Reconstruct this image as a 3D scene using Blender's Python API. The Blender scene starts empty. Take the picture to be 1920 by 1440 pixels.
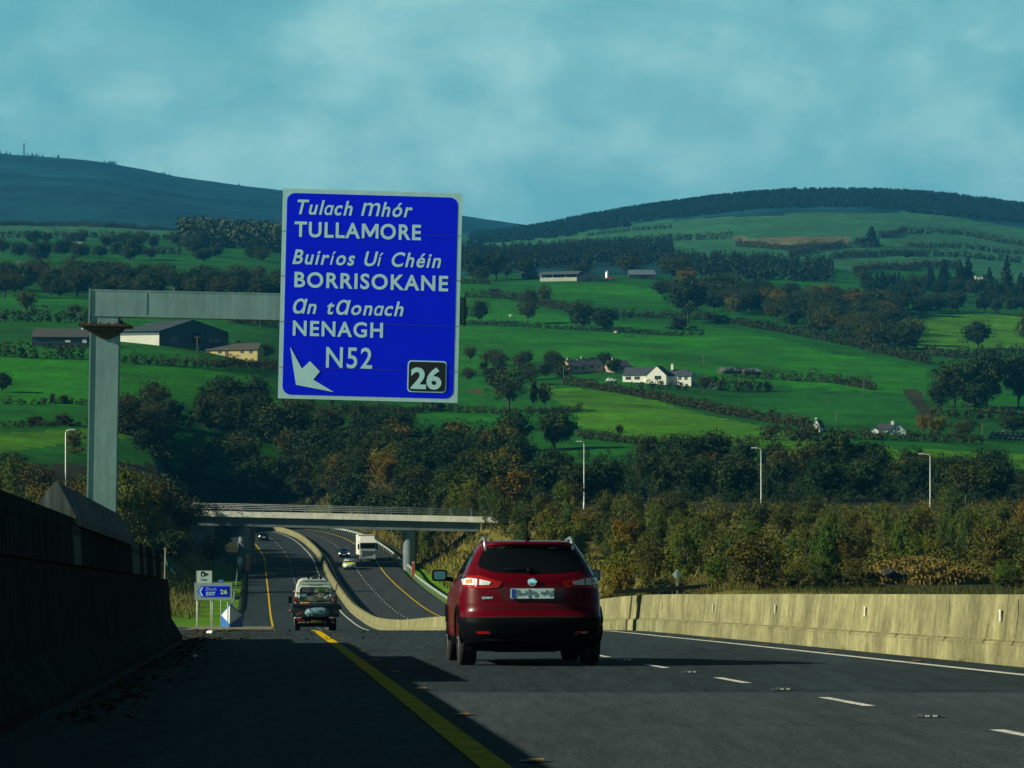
import bpy, bmesh, math, random
import numpy as np
from mathutils import Vector, Matrix
from mathutils.bvhtree import BVHTree
from mathutils.geometry import delaunay_2d_cdt, tessellate_polygon

# ------------------------------------------------------------------ camera, world, sun, exposure
SC = bpy.context.scene
COL = SC.collection
F = 5450.0            # focal length in photo pixels (1920 wide): a long lens, about 20 degrees
HY = 948.0            # level of the true horizon in the photograph
R = math.radians
cam_d = bpy.data.cameras.new("camera")
cam = bpy.data.objects.new("camera", cam_d); COL.objects.link(cam)
cam.rotation_euler = (R(90), 0, 0)
cam_d.sensor_width = 36.0
cam_d.lens = 36.0 * F / 1920.0
cam_d.shift_y = (HY - 720.0) / 1920.0
cam_d.clip_start = 0.5
cam_d.clip_end = 40000
SC.camera = cam

SUN_EL = 26.0
SUN_AZ = 12.0         # degrees the sun stands behind the left-hand side
to_sun = Vector((-math.cos(R(SUN_AZ)) * math.cos(R(SUN_EL)), -math.sin(R(SUN_AZ)) * math.cos(R(SUN_EL)), math.sin(R(SUN_EL))))
sl = bpy.data.lights.new("sun", 'SUN'); sun = bpy.data.objects.new("sun", sl); COL.objects.link(sun)
sl.energy = 5.0; sl.angle = R(0.5); sl.color = (1.0, 0.94, 0.72)
sun.rotation_euler = to_sun.to_track_quat('Z', 'Y').to_euler()
sun.location = (-40, 0, 60)

W = bpy.data.worlds.new("World"); SC.world = W; W.use_nodes = True
def build_world():
    nt = W.node_tree; N = nt.nodes; L = nt.links; N.clear()
    out = N.new('ShaderNodeOutputWorld'); bg = N.new('ShaderNodeBackground'); bg.inputs[1].default_value = 0.1
    L.new(bg.outputs[0], out.inputs[0])
    sky = N.new('ShaderNodeTexSky'); sky.sky_type = 'NISHITA'; sky.sun_disc = False
    sky.sun_elevation = R(SUN_EL); sky.sun_rotation = math.atan2(to_sun.x, to_sun.y)
    tc = N.new('ShaderNodeTexCoord')
    def noise(scale, detail, rough, dist, loc):
        mp = N.new('ShaderNodeMapping'); mp.inputs['Scale'].default_value = scale; mp.inputs['Location'].default_value = loc
        L.new(tc.outputs['Generated'], mp.inputs[0])
        n = N.new('ShaderNodeTexNoise'); n.inputs['Scale'].default_value = 1; n.inputs['Detail'].default_value = detail
        n.inputs['Roughness'].default_value = rough; n.inputs['Distortion'].default_value = dist
        L.new(mp.outputs[0], n.inputs[0]); return n.outputs['Fac']
    def ramp(src, stops):
        r = N.new('ShaderNodeValToRGB'); e = r.color_ramp.elements
        e[0].position, e[0].color = stops[0][0], (*stops[0][1], 1); e[1].position, e[1].color = stops[-1][0], (*stops[-1][1], 1)
        for p, c in stops[1:-1]:
            x = e.new(p); x.color = (*c, 1)
        L.new(src, r.inputs[0]); return r.outputs[0]
    def mapr(src, a, b, c, d):
        m = N.new('ShaderNodeMapRange'); m.interpolation_type = 'SMOOTHSTEP'
        for i, v in enumerate((a, b, c, d)): m.inputs[i + 1].default_value = v
        L.new(src, m.inputs[0]); return m.outputs[0]
    def math_(op, a, b):
        m = N.new('ShaderNodeMath'); m.operation = op
        for i, v in enumerate((a, b)):
            if isinstance(v, (int, float)): m.inputs[i].default_value = v
            else: L.new(v, m.inputs[i])
        return m.outputs[0]
    big = noise((8, 8, 13), 2, .5, .2, (3.1, 1.7, .9))
    mid = noise((21, 21, 34), 7, .56, .25, (1.3, 7.7, 4.1))
    wisp = noise((46, 46, 60), 6, .6, .2, (9.3, 2.2, .4))
    m = math_('ADD', math_('MULTIPLY', big, .52), math_('ADD', math_('MULTIPLY', mid, .36), math_('MULTIPLY', wisp, .14)))
    cl = ramp(m, [(.40, (1.05, 3.15, 3.35)), (.475, (1.35, 3.65, 3.75)), (.53, (1.80, 4.15, 4.10)), (.61, (2.8, 5.2, 4.85))])
    sep = N.new('ShaderNodeSeparateXYZ'); L.new(tc.outputs['Generated'], sep.inputs[0])
    zen = mapr(sep.outputs['Z'], .18, .38, 1.0, .03)      # unseen overhead sky, darkened to cut the fill light
    side = math_('MULTIPLY', mapr(sep.outputs['X'], .28, .6, 1.0, .05), mapr(sep.outputs['X'], -.6, -.28, .3, 1.0))
    back = mapr(sep.outputs['Y'], -.75, -.2, 1.65, 1.0)
    k = math_('MULTIPLY', zen, math_('MULTIPLY', side, back))  # sides dimmed and back brightened too, to shape light from unseen sky
    vm = N.new('ShaderNodeVectorMath'); vm.operation = 'SCALE'; L.new(cl, vm.inputs[0]); L.new(k, vm.inputs['Scale'])
    mix = N.new('ShaderNodeMix'); mix.data_type = 'RGBA'; mix.inputs[0].default_value = .97
    L.new(sky.outputs[0], mix.inputs[6]); L.new(vm.outputs[0], mix.inputs[7])
    L.new(mix.outputs[2], bg.inputs[0])
build_world()
SC.view_settings.view_transform = 'Standard'; SC.view_settings.look = 'None'
SC.view_settings.exposure = 0.5; SC.view_settings.gamma = 1.0
SC.render.engine = 'CYCLES'
cy = SC.cycles
cy.use_denoising = True
cy.max_bounces = 5; cy.diffuse_bounces = 2; cy.glossy_bounces = 3; cy.transmission_bounces = 3; cy.volume_bounces = 0; cy.transparent_max_bounces = 8
cy.caustics_reflective = False; cy.caustics_refractive = False
cy.sample_clamp_indirect = 4.0

# ------------------------------------------------------------------ materials
MATS = {}
def mat(name, col, rough=.7, metal=0., var=.18, scale=4., stretch=(1, 1, 1), bump=0., spec=.4, col2=None, lo=.35, hi=.68, detail=5,
        coat=0., emit=0., fine=0., trans=0., layers=()):
    if name in MATS: return MATS[name]
    m = bpy.data.materials.new(name); m.use_nodes = True
    nt = m.node_tree; N = nt.nodes; L = nt.links
    b = N['Principled BSDF']
    b.inputs['Roughness'].default_value = rough; b.inputs['Metallic'].default_value = metal
    b.inputs['Specular IOR Level'].default_value = spec
    if coat: b.inputs['Coat Weight'].default_value = coat; b.inputs['Coat Roughness'].default_value = .04
    if emit:
        b.inputs['Emission Color'].default_value = (*col, 1); b.inputs['Emission Strength'].default_value = emit
    tc = N.new('ShaderNodeTexCoord')
    def nz(scale, st, det):
        mp = N.new('ShaderNodeMapping'); mp.inputs['Scale'].default_value = [scale * s for s in st]
        L.new(tc.outputs['Object'], mp.inputs[0])
        n = N.new('ShaderNodeTexNoise'); n.inputs['Scale'].default_value = 1; n.inputs['Detail'].default_value = det
        n.inputs['Roughness'].default_value = .6
        L.new(mp.outputs[0], n.inputs[0]); return n.outputs['Fac']
    def ramp(src, p0, c0, p1, c1):
        r = N.new('ShaderNodeValToRGB'); e = r.color_ramp.elements
        e[0].position, e[0].color = p0, (*c0, 1); e[1].position, e[1].color = p1, (*c1, 1)
        L.new(src, r.inputs[0]); return r.outputs[0]
    def mul(a, bb):
        x = N.new('ShaderNodeMix'); x.data_type = 'RGBA'; x.blend_type = 'MULTIPLY'; x.inputs[0].default_value = 1
        L.new(a, x.inputs[6]); L.new(bb, x.inputs[7]); return x.outputs[2]
    a = tuple(c * (1 - var) for c in col); c2 = col2 if col2 else tuple(min(1, c * (1 + var)) for c in col)
    n1 = nz(scale, stretch, detail)
    c = ramp(n1, lo, a, hi, c2)
    if fine:
        c = mul(c, ramp(nz(scale * 9, stretch, 3), .3, (1 - fine,) * 3, .7, (1, 1, 1)))
    for (sc, st, p0, k0, p1, k1) in layers:          # extra dirt / growth layers that multiply the colour
        c = mul(c, ramp(nz(sc, st, 4), p0, k0 if isinstance(k0, tuple) else (k0,) * 3, p1, k1 if isinstance(k1, tuple) else (k1,) * 3))
    L.new(c, b.inputs['Base Color'])
    if bump:
        bp = N.new('ShaderNodeBump'); bp.inputs['Strength'].default_value = bump; bp.inputs['Distance'].default_value = .05
        L.new(nz(scale * 5, stretch, 4), bp.inputs['Height']); L.new(bp.outputs[0], b.inputs['Normal'])
    MATS[name] = m; return m

def leaf_mat(name, cols, dark=.55):
    """Foliage: one hue per tree out of a ramp, varied clump by clump."""
    if name in MATS: return MATS[name]
    m = bpy.data.materials.new(name); m.use_nodes = True
    nt = m.node_tree; N = nt.nodes; L = nt.links; b = N['Principled BSDF']
    b.inputs['Roughness'].default_value = .75; b.inputs['Specular IOR Level'].default_value = .15
    oi = N.new('ShaderNodeObjectInfo')
    r = N.new('ShaderNodeValToRGB'); e = r.color_ramp.elements
    n = len(cols)
    e[0].position, e[0].color = 0, (*cols[0], 1); e[1].position, e[1].color = 1, (*cols[-1], 1)
    for i, c in enumerate(cols[1:-1], 1):
        x = e.new(i / (n - 1)); x.color = (*c, 1)
    L.new(oi.outputs['Random'], r.inputs[0])
    tc = N.new('ShaderNodeTexCoord'); nz = N.new('ShaderNodeTexNoise'); nz.inputs['Scale'].default_value = 1.1; nz.inputs['Detail'].default_value = 6
    nz.inputs['Roughness'].default_value = .75
    L.new(tc.outputs['Object'], nz.inputs[0])
    r2 = N.new('ShaderNodeValToRGB'); e2 = r2.color_ramp.elements
    e2[0].position, e2[0].color = .32, (dark, dark * .95, dark * .8, 1); e2[1].position, e2[1].color = .68, (1.45, 1.4, 1.1, 1)
    L.new(nz.outputs['Fac'], r2.inputs[0])
    x = N.new('ShaderNodeMix'); x.data_type = 'RGBA'; x.blend_type = 'MULTIPLY'; x.inputs[0].default_value = 1
    L.new(r.outputs[0], x.inputs[6]); L.new(r2.outputs[0], x.inputs[7]); L.new(x.outputs[2], b.inputs['Base Color'])
    MATS[name] = m; return m

# ------------------------------------------------------------------ object helpers
def tag(o, label=None, cat=None, group=None, kind=None):
    if label: o['label'] = label
    if cat: o['category'] = cat
    if group: o['group'] = group
    if kind: o['kind'] = kind
    return o
def empty(name, loc=(0, 0, 0), rz=0., label=None, cat=None, group=None):
    o = bpy.data.objects.new(name, None); COL.objects.link(o); o.empty_display_size = .3
    o.location = loc; o.rotation_euler = (0, 0, rz)
    return tag(o, label, cat, group)
def link(name, me, parent=None):
    o = bpy.data.objects.new(name, me); COL.objects.link(o)
    if parent: o.parent = parent
    return o
def dup(o, parent=None):
    c = o.copy(); COL.objects.link(c); c.parent = parent
    for ch in list(o.children): dup(ch, c)
    return c

class MB:
    """Collects shapes into one mesh."""
    def __init__(s): s.v = []; s.f = []; s.mi = []; s.sm = []
    def add(s, vs, fs, mi=0, sm=False):
        b = len(s.v); s.v += [tuple(v) for v in vs]
        for f in fs: s.f.append([i + b for i in f]); s.mi.append(mi); s.sm.append(sm)
        return s
    def box(s, c, d, mi=0, rz=0., taper=1.0, bevel=0.):
        bm = bmesh.new(); bmesh.ops.create_cube(bm, size=1)
        for v in bm.verts:
            t = taper if v.co.z > 0 else 1
            v.co = Vector((v.co.x * d[0] * t, v.co.y * d[1] * t, v.co.z * d[2]))
        if bevel: bmesh.ops.bevel(bm, geom=bm.edges[:], offset=bevel, segments=2, profile=.6, affect='EDGES')
        M = Matrix.Rotation(rz, 3, 'Z'); bm.verts.index_update()
        s.add([tuple(M @ v.co + Vector(c)) for v in bm.verts], [[v.index for v in f.verts] for f in bm.faces], mi); bm.free(); return s
    def bb(s, x0, x1, y0, y1, z0, z1, mi=0, bevel=0.):
        return s.box(((x0 + x1) / 2, (y0 + y1) / 2, (z0 + z1) / 2), (abs(x1 - x0), abs(y1 - y0), abs(z1 - z0)), mi, bevel=bevel)
    def tube(s, pts, r, n=8, mi=0, sm=True, cap=True):
        pts = [Vector(p) for p in pts]; rs = r if isinstance(r, (list, tuple)) else [r] * len(pts)
        vs = []; fs = []
        for i, p in enumerate(pts):
            t = (pts[min(i + 1, len(pts) - 1)] - pts[max(i - 1, 0)]).normalized()
            u = t.cross(Vector((0, 0, 1)) if abs(t.z) < .9 else Vector((1, 0, 0))).normalized(); w = t.cross(u)
            for k in range(n):
                a = 2 * math.pi * k / n; vs.append(p + rs[i] * (math.cos(a) * u + math.sin(a) * w))
        for i in range(len(pts) - 1):
            for k in range(n):
                fs.append([i * n + k, i * n + (k + 1) % n, (i + 1) * n + (k + 1) % n, (i + 1) * n + k])
        if cap: fs.append(list(range(n))[::-1]); fs.append([(len(pts) - 1) * n + k for k in range(n)])
        return s.add(vs, fs, mi, sm)
    def lathe(s, prof, n=20, axis='z', c=(0, 0, 0), mi=0, sm=True):
        vs = []; fs = []
        for (r, h) in prof:
            for k in range(n):
                a = 2 * math.pi * k / n; x, y = r * math.cos(a), r * math.sin(a)
                p = (x, y, h) if axis == 'z' else (h, x, y) if axis == 'x' else (x, h, y)
                vs.append((p[0] + c[0], p[1] + c[1], p[2] + c[2]))
        for i in range(len(prof) - 1):
            for k in range(n): fs.append([i * n + k, i * n + (k + 1) % n, (i + 1) * n + (k + 1) % n, (i + 1) * n + k])
        return s.add(vs, fs, mi, sm)
    def extrude(s, poly, a, b, plane='xz', mi=0):
        """closed polygon pulled along the axis that plane leaves out, from a to b"""
        n = len(poly)
        def P(p, t): return (p[0], t, p[1]) if plane == 'xz' else (t, p[0], p[1]) if plane == 'yz' else (p[0], p[1], t)
        vs = [P(p, a) for p in poly] + [P(p, b) for p in poly]
        fs = [list(range(n)), list(range(n, 2 * n))[::-1]] + [[i, (i + 1) % n, n + (i + 1) % n, n + i] for i in range(n)]
        return s.add(vs, fs, mi)
    def sweep(s, prof, frames, mi=0, cap=True, closed=True):
        """prof: (lateral, up) points; frames: functions or (x,y,z) origins; lateral runs along X"""
        n = len(prof); vs = [(f[0] + p[0], f[1], f[2] + p[1]) for f in frames for p in prof]; fs = []
        for i in range(len(frames) - 1):
            for k in range(n if closed else n - 1):
                fs.append([i * n + k, i * n + (k + 1) % n, (i + 1) * n + (k + 1) % n, (i + 1) * n + k])
        if cap and closed: fs.append(list(range(n))[::-1]); fs.append([(len(frames) - 1) * n + k for k in range(n)])
        return s.add(vs, fs, mi)
    def mesh(s, name, mats):
        me = bpy.data.meshes.new(name); me.from_pydata(s.v, [], s.f)
        for m in (mats if isinstance(mats, (list, tuple)) else [mats]): me.materials.append(m)
        me.polygons.foreach_set('material_index', s.mi); me.polygons.foreach_set('use_smooth', s.sm)
        bm = bmesh.new(); bm.from_mesh(me); bmesh.ops.recalc_face_normals(bm, faces=bm.faces[:]); bm.to_mesh(me); bm.free()
        me.update(); return me
    def build(s, name, mats, parent=None): return link(name, s.mesh(name, mats), parent)

def text_geo(runs, width, cap, shear=0., bold=.02, depth=.006, gap=.09, space=1.0):
    """runs: [(string, scale)], laid left to right; x scaled to width, capital height to cap. Local x right, z up, faces -y."""
    V = []; Fc = []; x = 0.
    for run in runs:
        st, sc = run[:2]
        if st == 'M':           # drawn as one outline: stems and a deep vee
            mp = [(0, 0), (0, .69), (.17, .69), (.42, .27), (.67, .69), (.84, .69), (.84, 0), (.70, 0), (.70, .44), (.47, .07), (.37, .07), (.14, .44), (.14, 0)]
            b = len(V); V += [(p[0] * sc + x, p[1] * sc) for p in mp]
            for t in tessellate_polygon([[Vector((p[0], p[1], 0)) for p in mp]]):
                a_, b_, c_ = (mp[i] for i in t); ccw = (b_[0] - a_[0]) * (c_[1] - a_[1]) - (b_[1] - a_[1]) * (c_[0] - a_[0]) > 0
                Fc.append([i + b for i in (t if ccw else t[::-1])])
            x += .84 * sc + gap * sc; continue
        cu = bpy.data.curves.new('lettering_curve', 'FONT'); cu.body = st; cu.offset = run[2] if len(run) > 2 else bold; cu.space_character = space; cu.extrude = 0; cu.resolution_u = 4
        o = bpy.data.objects.new('lettering_curve', cu); COL.objects.link(o); bpy.context.view_layer.update()
        me = bpy.data.meshes.new_from_object(o.evaluated_get(bpy.context.evaluated_depsgraph_get()))
        co = [(v.co.x, v.co.y) for v in me.vertices]; fs = [list(p.vertices) for p in me.polygons]
        bpy.data.objects.remove(o); bpy.data.curves.remove(cu); bpy.data.meshes.remove(me)
        x0 = min(c[0] for c in co); x1 = max(c[0] for c in co); b = len(V)
        V += [((c[0] - x0) * sc + x, c[1] * sc) for c in co]; Fc += [[i + b for i in f] for f in fs]
        x += (x1 - x0) * sc + gap * sc + (.42 if st.endswith(' ') else 0)
    xs = [v[0] for v in V]; kx = width / (max(xs) - min(xs)); kz = cap / .69
    wsh = shear * cap
    kx = (width - wsh) / (max(xs) - min(xs)); x0 = min(xs)
    P = [((v[0] - x0) * kx + shear * v[1] * kz, 0., v[1] * kz) for v in V]
    n = len(P); vs = P + [(p[0], depth, p[2]) for p in P]; fs = [f[:] for f in Fc]
    cnt = {}
    for f in Fc:
        for i in range(len(f)):
            e = (f[i], f[(i + 1) % len(f)]); cnt[e] = 1
    for (a, b2) in cnt:
        if (b2, a) not in cnt: fs.append([a, b2, b2 + n, a + n])
    return vs, fs
def text(name, runs, origin, width, cap, m, parent, **kw):
    vs, fs = text_geo(runs, width, cap, **kw)
    me = bpy.data.meshes.new(name); me.from_pydata([(v[0] + origin[0], v[1] + origin[1], v[2] + origin[2]) for v in vs], [], fs)
    me.materials.append(m); me.update(); return link(name, me, parent)

def P(px, py, d): return Vector(((px - 960) / F * d, d, (HY - py) / F * d))

# ------------------------------------------------------------------ alignment of the motorway
def interp(x, xs, ys):
    """smooth monotone-ish interpolation (Catmull-Rom tangents limited)"""
    xs = np.asarray(xs, float); ys = np.asarray(ys, float); x = np.asarray(x, float)
    dl = np.diff(ys) / np.diff(xs); m = np.empty_like(ys); m[0] = dl[0]; m[-1] = dl[-1]
    h = np.diff(xs); m[1:-1] = (dl[:-1] * h[1:] + dl[1:] * h[:-1]) / (h[1:] + h[:-1])
    xc = np.clip(x, xs[0], xs[-1]); i = np.clip(np.searchsorted(xs, xc) - 1, 0, len(xs) - 2)
    t = (xc - xs[i]) / h[i]; H = h[i]
    r = (2 * t**3 - 3 * t**2 + 1) * ys[i] + (t**3 - 2 * t**2 + t) * H * m[i] + (-2 * t**3 + 3 * t**2) * ys[i + 1] + (t**3 - t**2) * H * m[i + 1]
    return r + np.where(x > xs[-1], (x - xs[-1]) * m[-1], 0) + np.where(x < xs[0], (x - xs[0]) * m[0], 0)
RX = ((0, 1.18), (15.1, -.07), (36.3, -1.82), (73, -4.93), (150, -11.75), (241, -19.8), (396, -33.5), (440, -37.6), (478, -42.3), (540, -51), (600, -61.5), (700, -84))
RZ = ((0, -.91), (15, -1.36), (36, -2.0), (60, -2.73), (75, -3.22), (90, -3.93), (110, -4.95), (130, -5.85), (150, -6.62), (200, -8.75), (241, -10.07), (267, -10.5), (295, -10.8),
      (340, -10.5), (396, -9.4), (430, -8.1), (454, -7.15), (478, -6.2), (540, -5.0), (600, -4.6), (700, -4.3))
def rx(d): return interp(d, *zip(*RX))
def rz(d): return interp(d, *zip(*RZ))
def RP(u, d, dz=0.): return (float(rx(d)) + u, d, float(rz(d)) + dz)
def steps(a, b):
    r = [a]
    while r[-1] < b: r.append(min(b, r[-1] + max(.6, r[-1] * .012)))
    return r
# ------------------------------------------------------------------ the land: one sheet, heights read along lines of sight

TAB = {
 0:    {100:1177,150:1168,210:1150,241:1140,300:1068,340:1020,400:935,500:868,600:795,700:722,800:658,1000:602,1300:550,1800:480,2600:424,3500:424,4500:348,5500:279,7000:330,9500:420},
 200:  {100:1178,150:1174,210:1165,241:1156,260:1130,300:1075,340:1025,400:958,410:950,425:952,440:985,500:915,600:805,700:735,800:665,1000:608,1300:552,1800:484,2600:427,3500:427,4500:358,5500:299,7000:340,9500:420},
 350:  {100:1180,150:1185,200:1184,241:1173,250:1156,260:1141,275:1128,290:1110,340:1055,400:990,410:962,425:965,440:1012,500:962,550:905,600:845,700:765,800:678,1000:622,1300:555,1800:485,2600:436,3500:436,4500:385,5500:328,7000:360,9500:430},
 500:  {100:1180,150:1186,241:1174,295:1140,400:1070,440:1030,500:985,550:935,600:880,700:800,800:712,1000:640,1300:562,1800:492,2600:444,3500:440,4500:405,5500:349,7000:380,9500:430},
 700:  {100:1180,241:1172,300:1140,400:1070,450:1005,500:968,600:898,700:832,800:772,1000:702,1300:620,1800:530,2600:468,3500:455,4300:446,5500:372,7000:395,9500:430},
 960:  {100:1150,150:1135,210:1118,300:1078,400:985,410:972,450:960,500:938,600:888,700:836,800:782,1000:718,1300:635,1800:525,2600:478,3500:452,4300:430,4800:438,5500:414,7000:440,9500:440},
 1200: {100:1140,150:1124,210:1106,300:1064,400:975,410:966,450:952,550:915,650:856,800:790,1000:721,1300:640,1800:525,2600:472,3500:426,4300:382,5500:450,7000:455,9500:455},
 1450: {100:1140,150:1124,210:1106,300:1064,400:975,450:952,550:920,650:862,800:802,1000:742,1300:642,1800:537,2600:474,3500:405,4300:353,5500:430,7000:440,9500:440},
 1700: {100:1140,150:1124,210:1106,300:1064,400:975,450:952,550:925,650:866,800:802,1000:742,1300:652,1800:556,2600:482,3500:404,4300:353,5500:430,7000:440,9500:440},
 1920: {100:1140,150:1124,210:1106,300:1064,400:975,450:952,550:930,650:880,800:816,1000:752,1300:662,1800:572,2600:500,3500:424,4300:379,5500:440,7000:450,9500:450},
 2600: {100:1140,150:1124,210:1106,300:1064,400:975,450:952,550:930,650:886,800:830,1000:765,1300:680,1800:590,2600:515,3500:450,4300:420,5500:450,7000:460,9500:460},
}
TAB[-700] = TAB[0]
PXK = sorted(TAB)
ND, NP = 560, 460
PX = np.linspace(-700, 2600, NP)
LD = np.linspace(math.log(9.0), math.log(9500.0), ND); DD = np.exp(LD)
def build_heights():
    cols = []
    for k in PXK:
        ks = sorted(TAB[k]); cols.append(np.interp(LD, np.log(ks), [TAB[k][a] for a in ks]))
    cols = np.array(cols)                                   # (columns, ND)
    G = np.empty((NP, ND))
    for j in range(ND): G[:, j] = interp(PX, PXK, cols[:, j])
    ker = np.exp(-.5 * (np.arange(-9, 10) / 3.2) ** 2); ker /= ker.sum()
    G = np.apply_along_axis(lambda a: np.convolve(np.pad(a, 9, mode='edge'), ker, 'valid'), 1, G)
    Z = (HY - G) * DD[None, :] / F
    X = (PX[:, None] - 960) / F * DD[None, :]; Y = np.broadcast_to(DD[None, :], X.shape)
    # gentle undulation of the fields
    und = (np.sin(X / 47 + 1.3 * np.sin(Y / 90)) + np.sin(Y / 61 + 1.7 + X / 130)) * .5 + .5 * np.sin(X / 19 + Y / 33)
    Z = Z + und * np.clip((Y - 420) / 400, 0, 1) * np.clip(Y / 1100, 0, 1.6) * .8
    # near the camera the land follows the plane of the road
    w = np.clip((100 - Y) / 40, 0, 1); Z = w * (-.0301 * Y - 1.25) + (1 - w) * Z
    # the motorway corridor is cut into it
    rxx = rx(DD)[None, :]; rzz = rz(DD)[None, :] - .35
    u = X - rxx
    L0 = np.where(Y < 120, -4.6, -4.9); L1 = L0 - np.interp(Y, [200, 245, 375, 402], [7., 22., 22., 9.])
    R0 = 20.6; R1 = np.where(Y < 380, 33, 31)
    wl = np.clip((u - L1) / (L0 - L1), 0, 1); wr = np.clip((R1 - u) / (R1 - R0), 0, 1)
    c = np.minimum(wl, wr); c = c * c * (3 - 2 * c) * np.clip((655 - Y) / 45, 0, 1)
    Z = c * rzz + (1 - c) * Z
    return X, np.array(Y), Z
GX, GY, GZ = build_heights()
def gz(x, y):
    """height of the land at a place"""
    px = 960 + F * x / y; i = np.clip((px - PX[0]) / (PX[1] - PX[0]), 0, NP - 1.001); j = np.clip((math.log(max(y, 9.01)) - LD[0]) / (LD[1] - LD[0]), 0, ND - 1.001)
    a, b = int(i), int(j); s, t = i - a, j - b
    return float((1 - s) * (1 - t) * GZ[a, b] + s * (1 - t) * GZ[a + 1, b] + (1 - s) * t * GZ[a, b + 1] + s * t * GZ[a + 1, b + 1])
GP = HY - GZ * F / DD[None, :]
def hit(px, py, dmin=430, dmax=9000):
    """the place on the land that is seen at a point of the photograph, beyond dmin"""
    i = int(np.clip(round((px - PX[0]) / (PX[1] - PX[0])), 0, NP - 1)); g = GP[i]
    for j in range(1, ND):
        if DD[j] < dmin: continue
        if g[j] <= py:
            t = (g[j - 1] - py) / (g[j - 1] - g[j] + 1e-9); t = min(max(t, 0), 1)
            d = DD[j - 1] + t * (DD[j] - DD[j - 1])
            if d > dmax: break
            x = (px - 960) / F * d; return Vector((x, d, gz(x, d)))
    j = int(np.argmin(np.where((DD > dmin) & (DD < dmax), np.abs(g - py), 1e9))); d = DD[j]; x = (px - 960) / F * d
    return Vector((x, d, gz(x, d)))

def inside(poly, x, y):
    c = np.zeros(np.shape(x), bool); n = len(poly)
    for i in range(n):
        x0, y0 = poly[i]; x1, y1 = poly[(i + 1) % n]
        if y0 == y1: continue
        c ^= ((y0 > y) != (y1 > y)) & (x < (x1 - x0) * (y - y0) / (y1 - y0) + x0)
    return c
FIELD_LAYERS = ((.045, (1, 1, 1), .3, .62, .7, 1.16), (.5, (1, .35, 1), .3, .68, .7, 1.16), (.16, (1, .4, 1), .35, .80, .65, 1.08))
M_FIELD = [  # field greens differ by grass and by uneven sunshine put into the colour
 mat('pasture', (.012, .122, .006), .9, var=.3, scale=.012, layers=FIELD_LAYERS, spec=.1),
 mat('bright_pasture', (.060, .215, .001), .9, var=.25, scale=.02, layers=FIELD_LAYERS, spec=.1),
 mat('lush_pasture', (.020, .175, .003), .9, var=.25, scale=.02, layers=FIELD_LAYERS, spec=.1),
 mat('scrub_ground', (.035, .040, .014), .9, var=.4, scale=.06, layers=FIELD_LAYERS, spec=.1),
 mat('stubble', (.15, .145, .06), .9, var=.25, scale=.05, layers=FIELD_LAYERS, spec=.1),
 mat('hazed_heather_slope', (.010, .052, .064), .9, var=.45, scale=.006, layers=((.02, (1, 1, 1), .3, .6, .7, 1.3), (.11, (1, 1, 1), .35, .72, .65, 1.2)), spec=.05),  # distance haze and cloud shade are put into this blue slope colour
 mat('verge_grass', (.085, .215, .003), .9, var=.3, scale=.25, layers=((2.5, (1, 1, 1), .3, .6, .7, 1.2),), spec=.1),
 mat('rough_grass', (.14, .13, .028), .9, var=.4, scale=.12, layers=((1.5, (1, 1, 1), .3, .55, .7, 1.3),), spec=.1),
 mat('upland_pasture', (.036, .150, .052), .9, var=.2, scale=.012, layers=FIELD_LAYERS, spec=.1),
 mat('bare_soil', (.085, .065, .030), .95, var=.3, scale=.3, spec=.05),
]
FIELDS = [ # (material, photo polygon, dmin, dmax)
 (1, [(985,722),(1130,732),(1230,752),(1320,778),(1500,812),(1530,828),(1440,836),(1300,832),(1180,818),(1085,800),(1078,770)], 600, 1100),
 (2, [(0,668),(140,676),(330,690),(470,694),(470,715),(440,735),(380,752),(220,760),(0,757)], 560, 1000),
 (1, [(0,812),(130,806),(250,806),(250,818),(120,832),(0,850)], 430, 700),
 (2, [(862,612),(1000,618),(1180,632),(1260,625),(1330,612),(1440,630),(1560,662),(1740,690),(1740,742),(1400,720),(1250,690),(1000,680),(862,700)], 800, 1600),
 (1, [(1650,602),(1730,592),(1925,585),(1925,655),(1850,652),(1735,660),(1700,640)], 900, 1800),
 (2, [(862,560),(960,566),(1060,590),(1130,615),(1000,615),(862,600)], 900, 1900),
 (2, [(1010,534),(1150,530),(1240,545),(1240,565),(1000,560)], 1200, 2100),
 (1, [(1420,822),(1520,830),(1660,840),(1925,850),(1925,880),(1400,870)], 500, 900),
 (8, [(870,452),(960,440),(1100,424),(1300,410),(1560,398),(1740,398),(1925,430),(1925,540),(1800,500),(1600,512),(1500,486),(1250,478),(1000,472)], 2000, 4100),
 (8, [(0,420),(150,425),(335,432),(335,448),(0,447)], 1900, 3300),
 (4, [(1370,446),(1480,444),(1592,443),(1590,458),(1480,460),(1385,456)], 2000, 4100),
 (4, [(20,489),(35,490),(58,498),(50,500)], 1200, 2600),
 (2, [(340,750),(520,752),(560,770),(420,780)], 500, 900),
 (9, [(875,736),(884,729),(903,731),(903,738)], 600, 1200),
 (3, [(1690,728),(1720,728),(1752,775),(1748,790),(1730,785)], 600, 1200),
]
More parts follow.
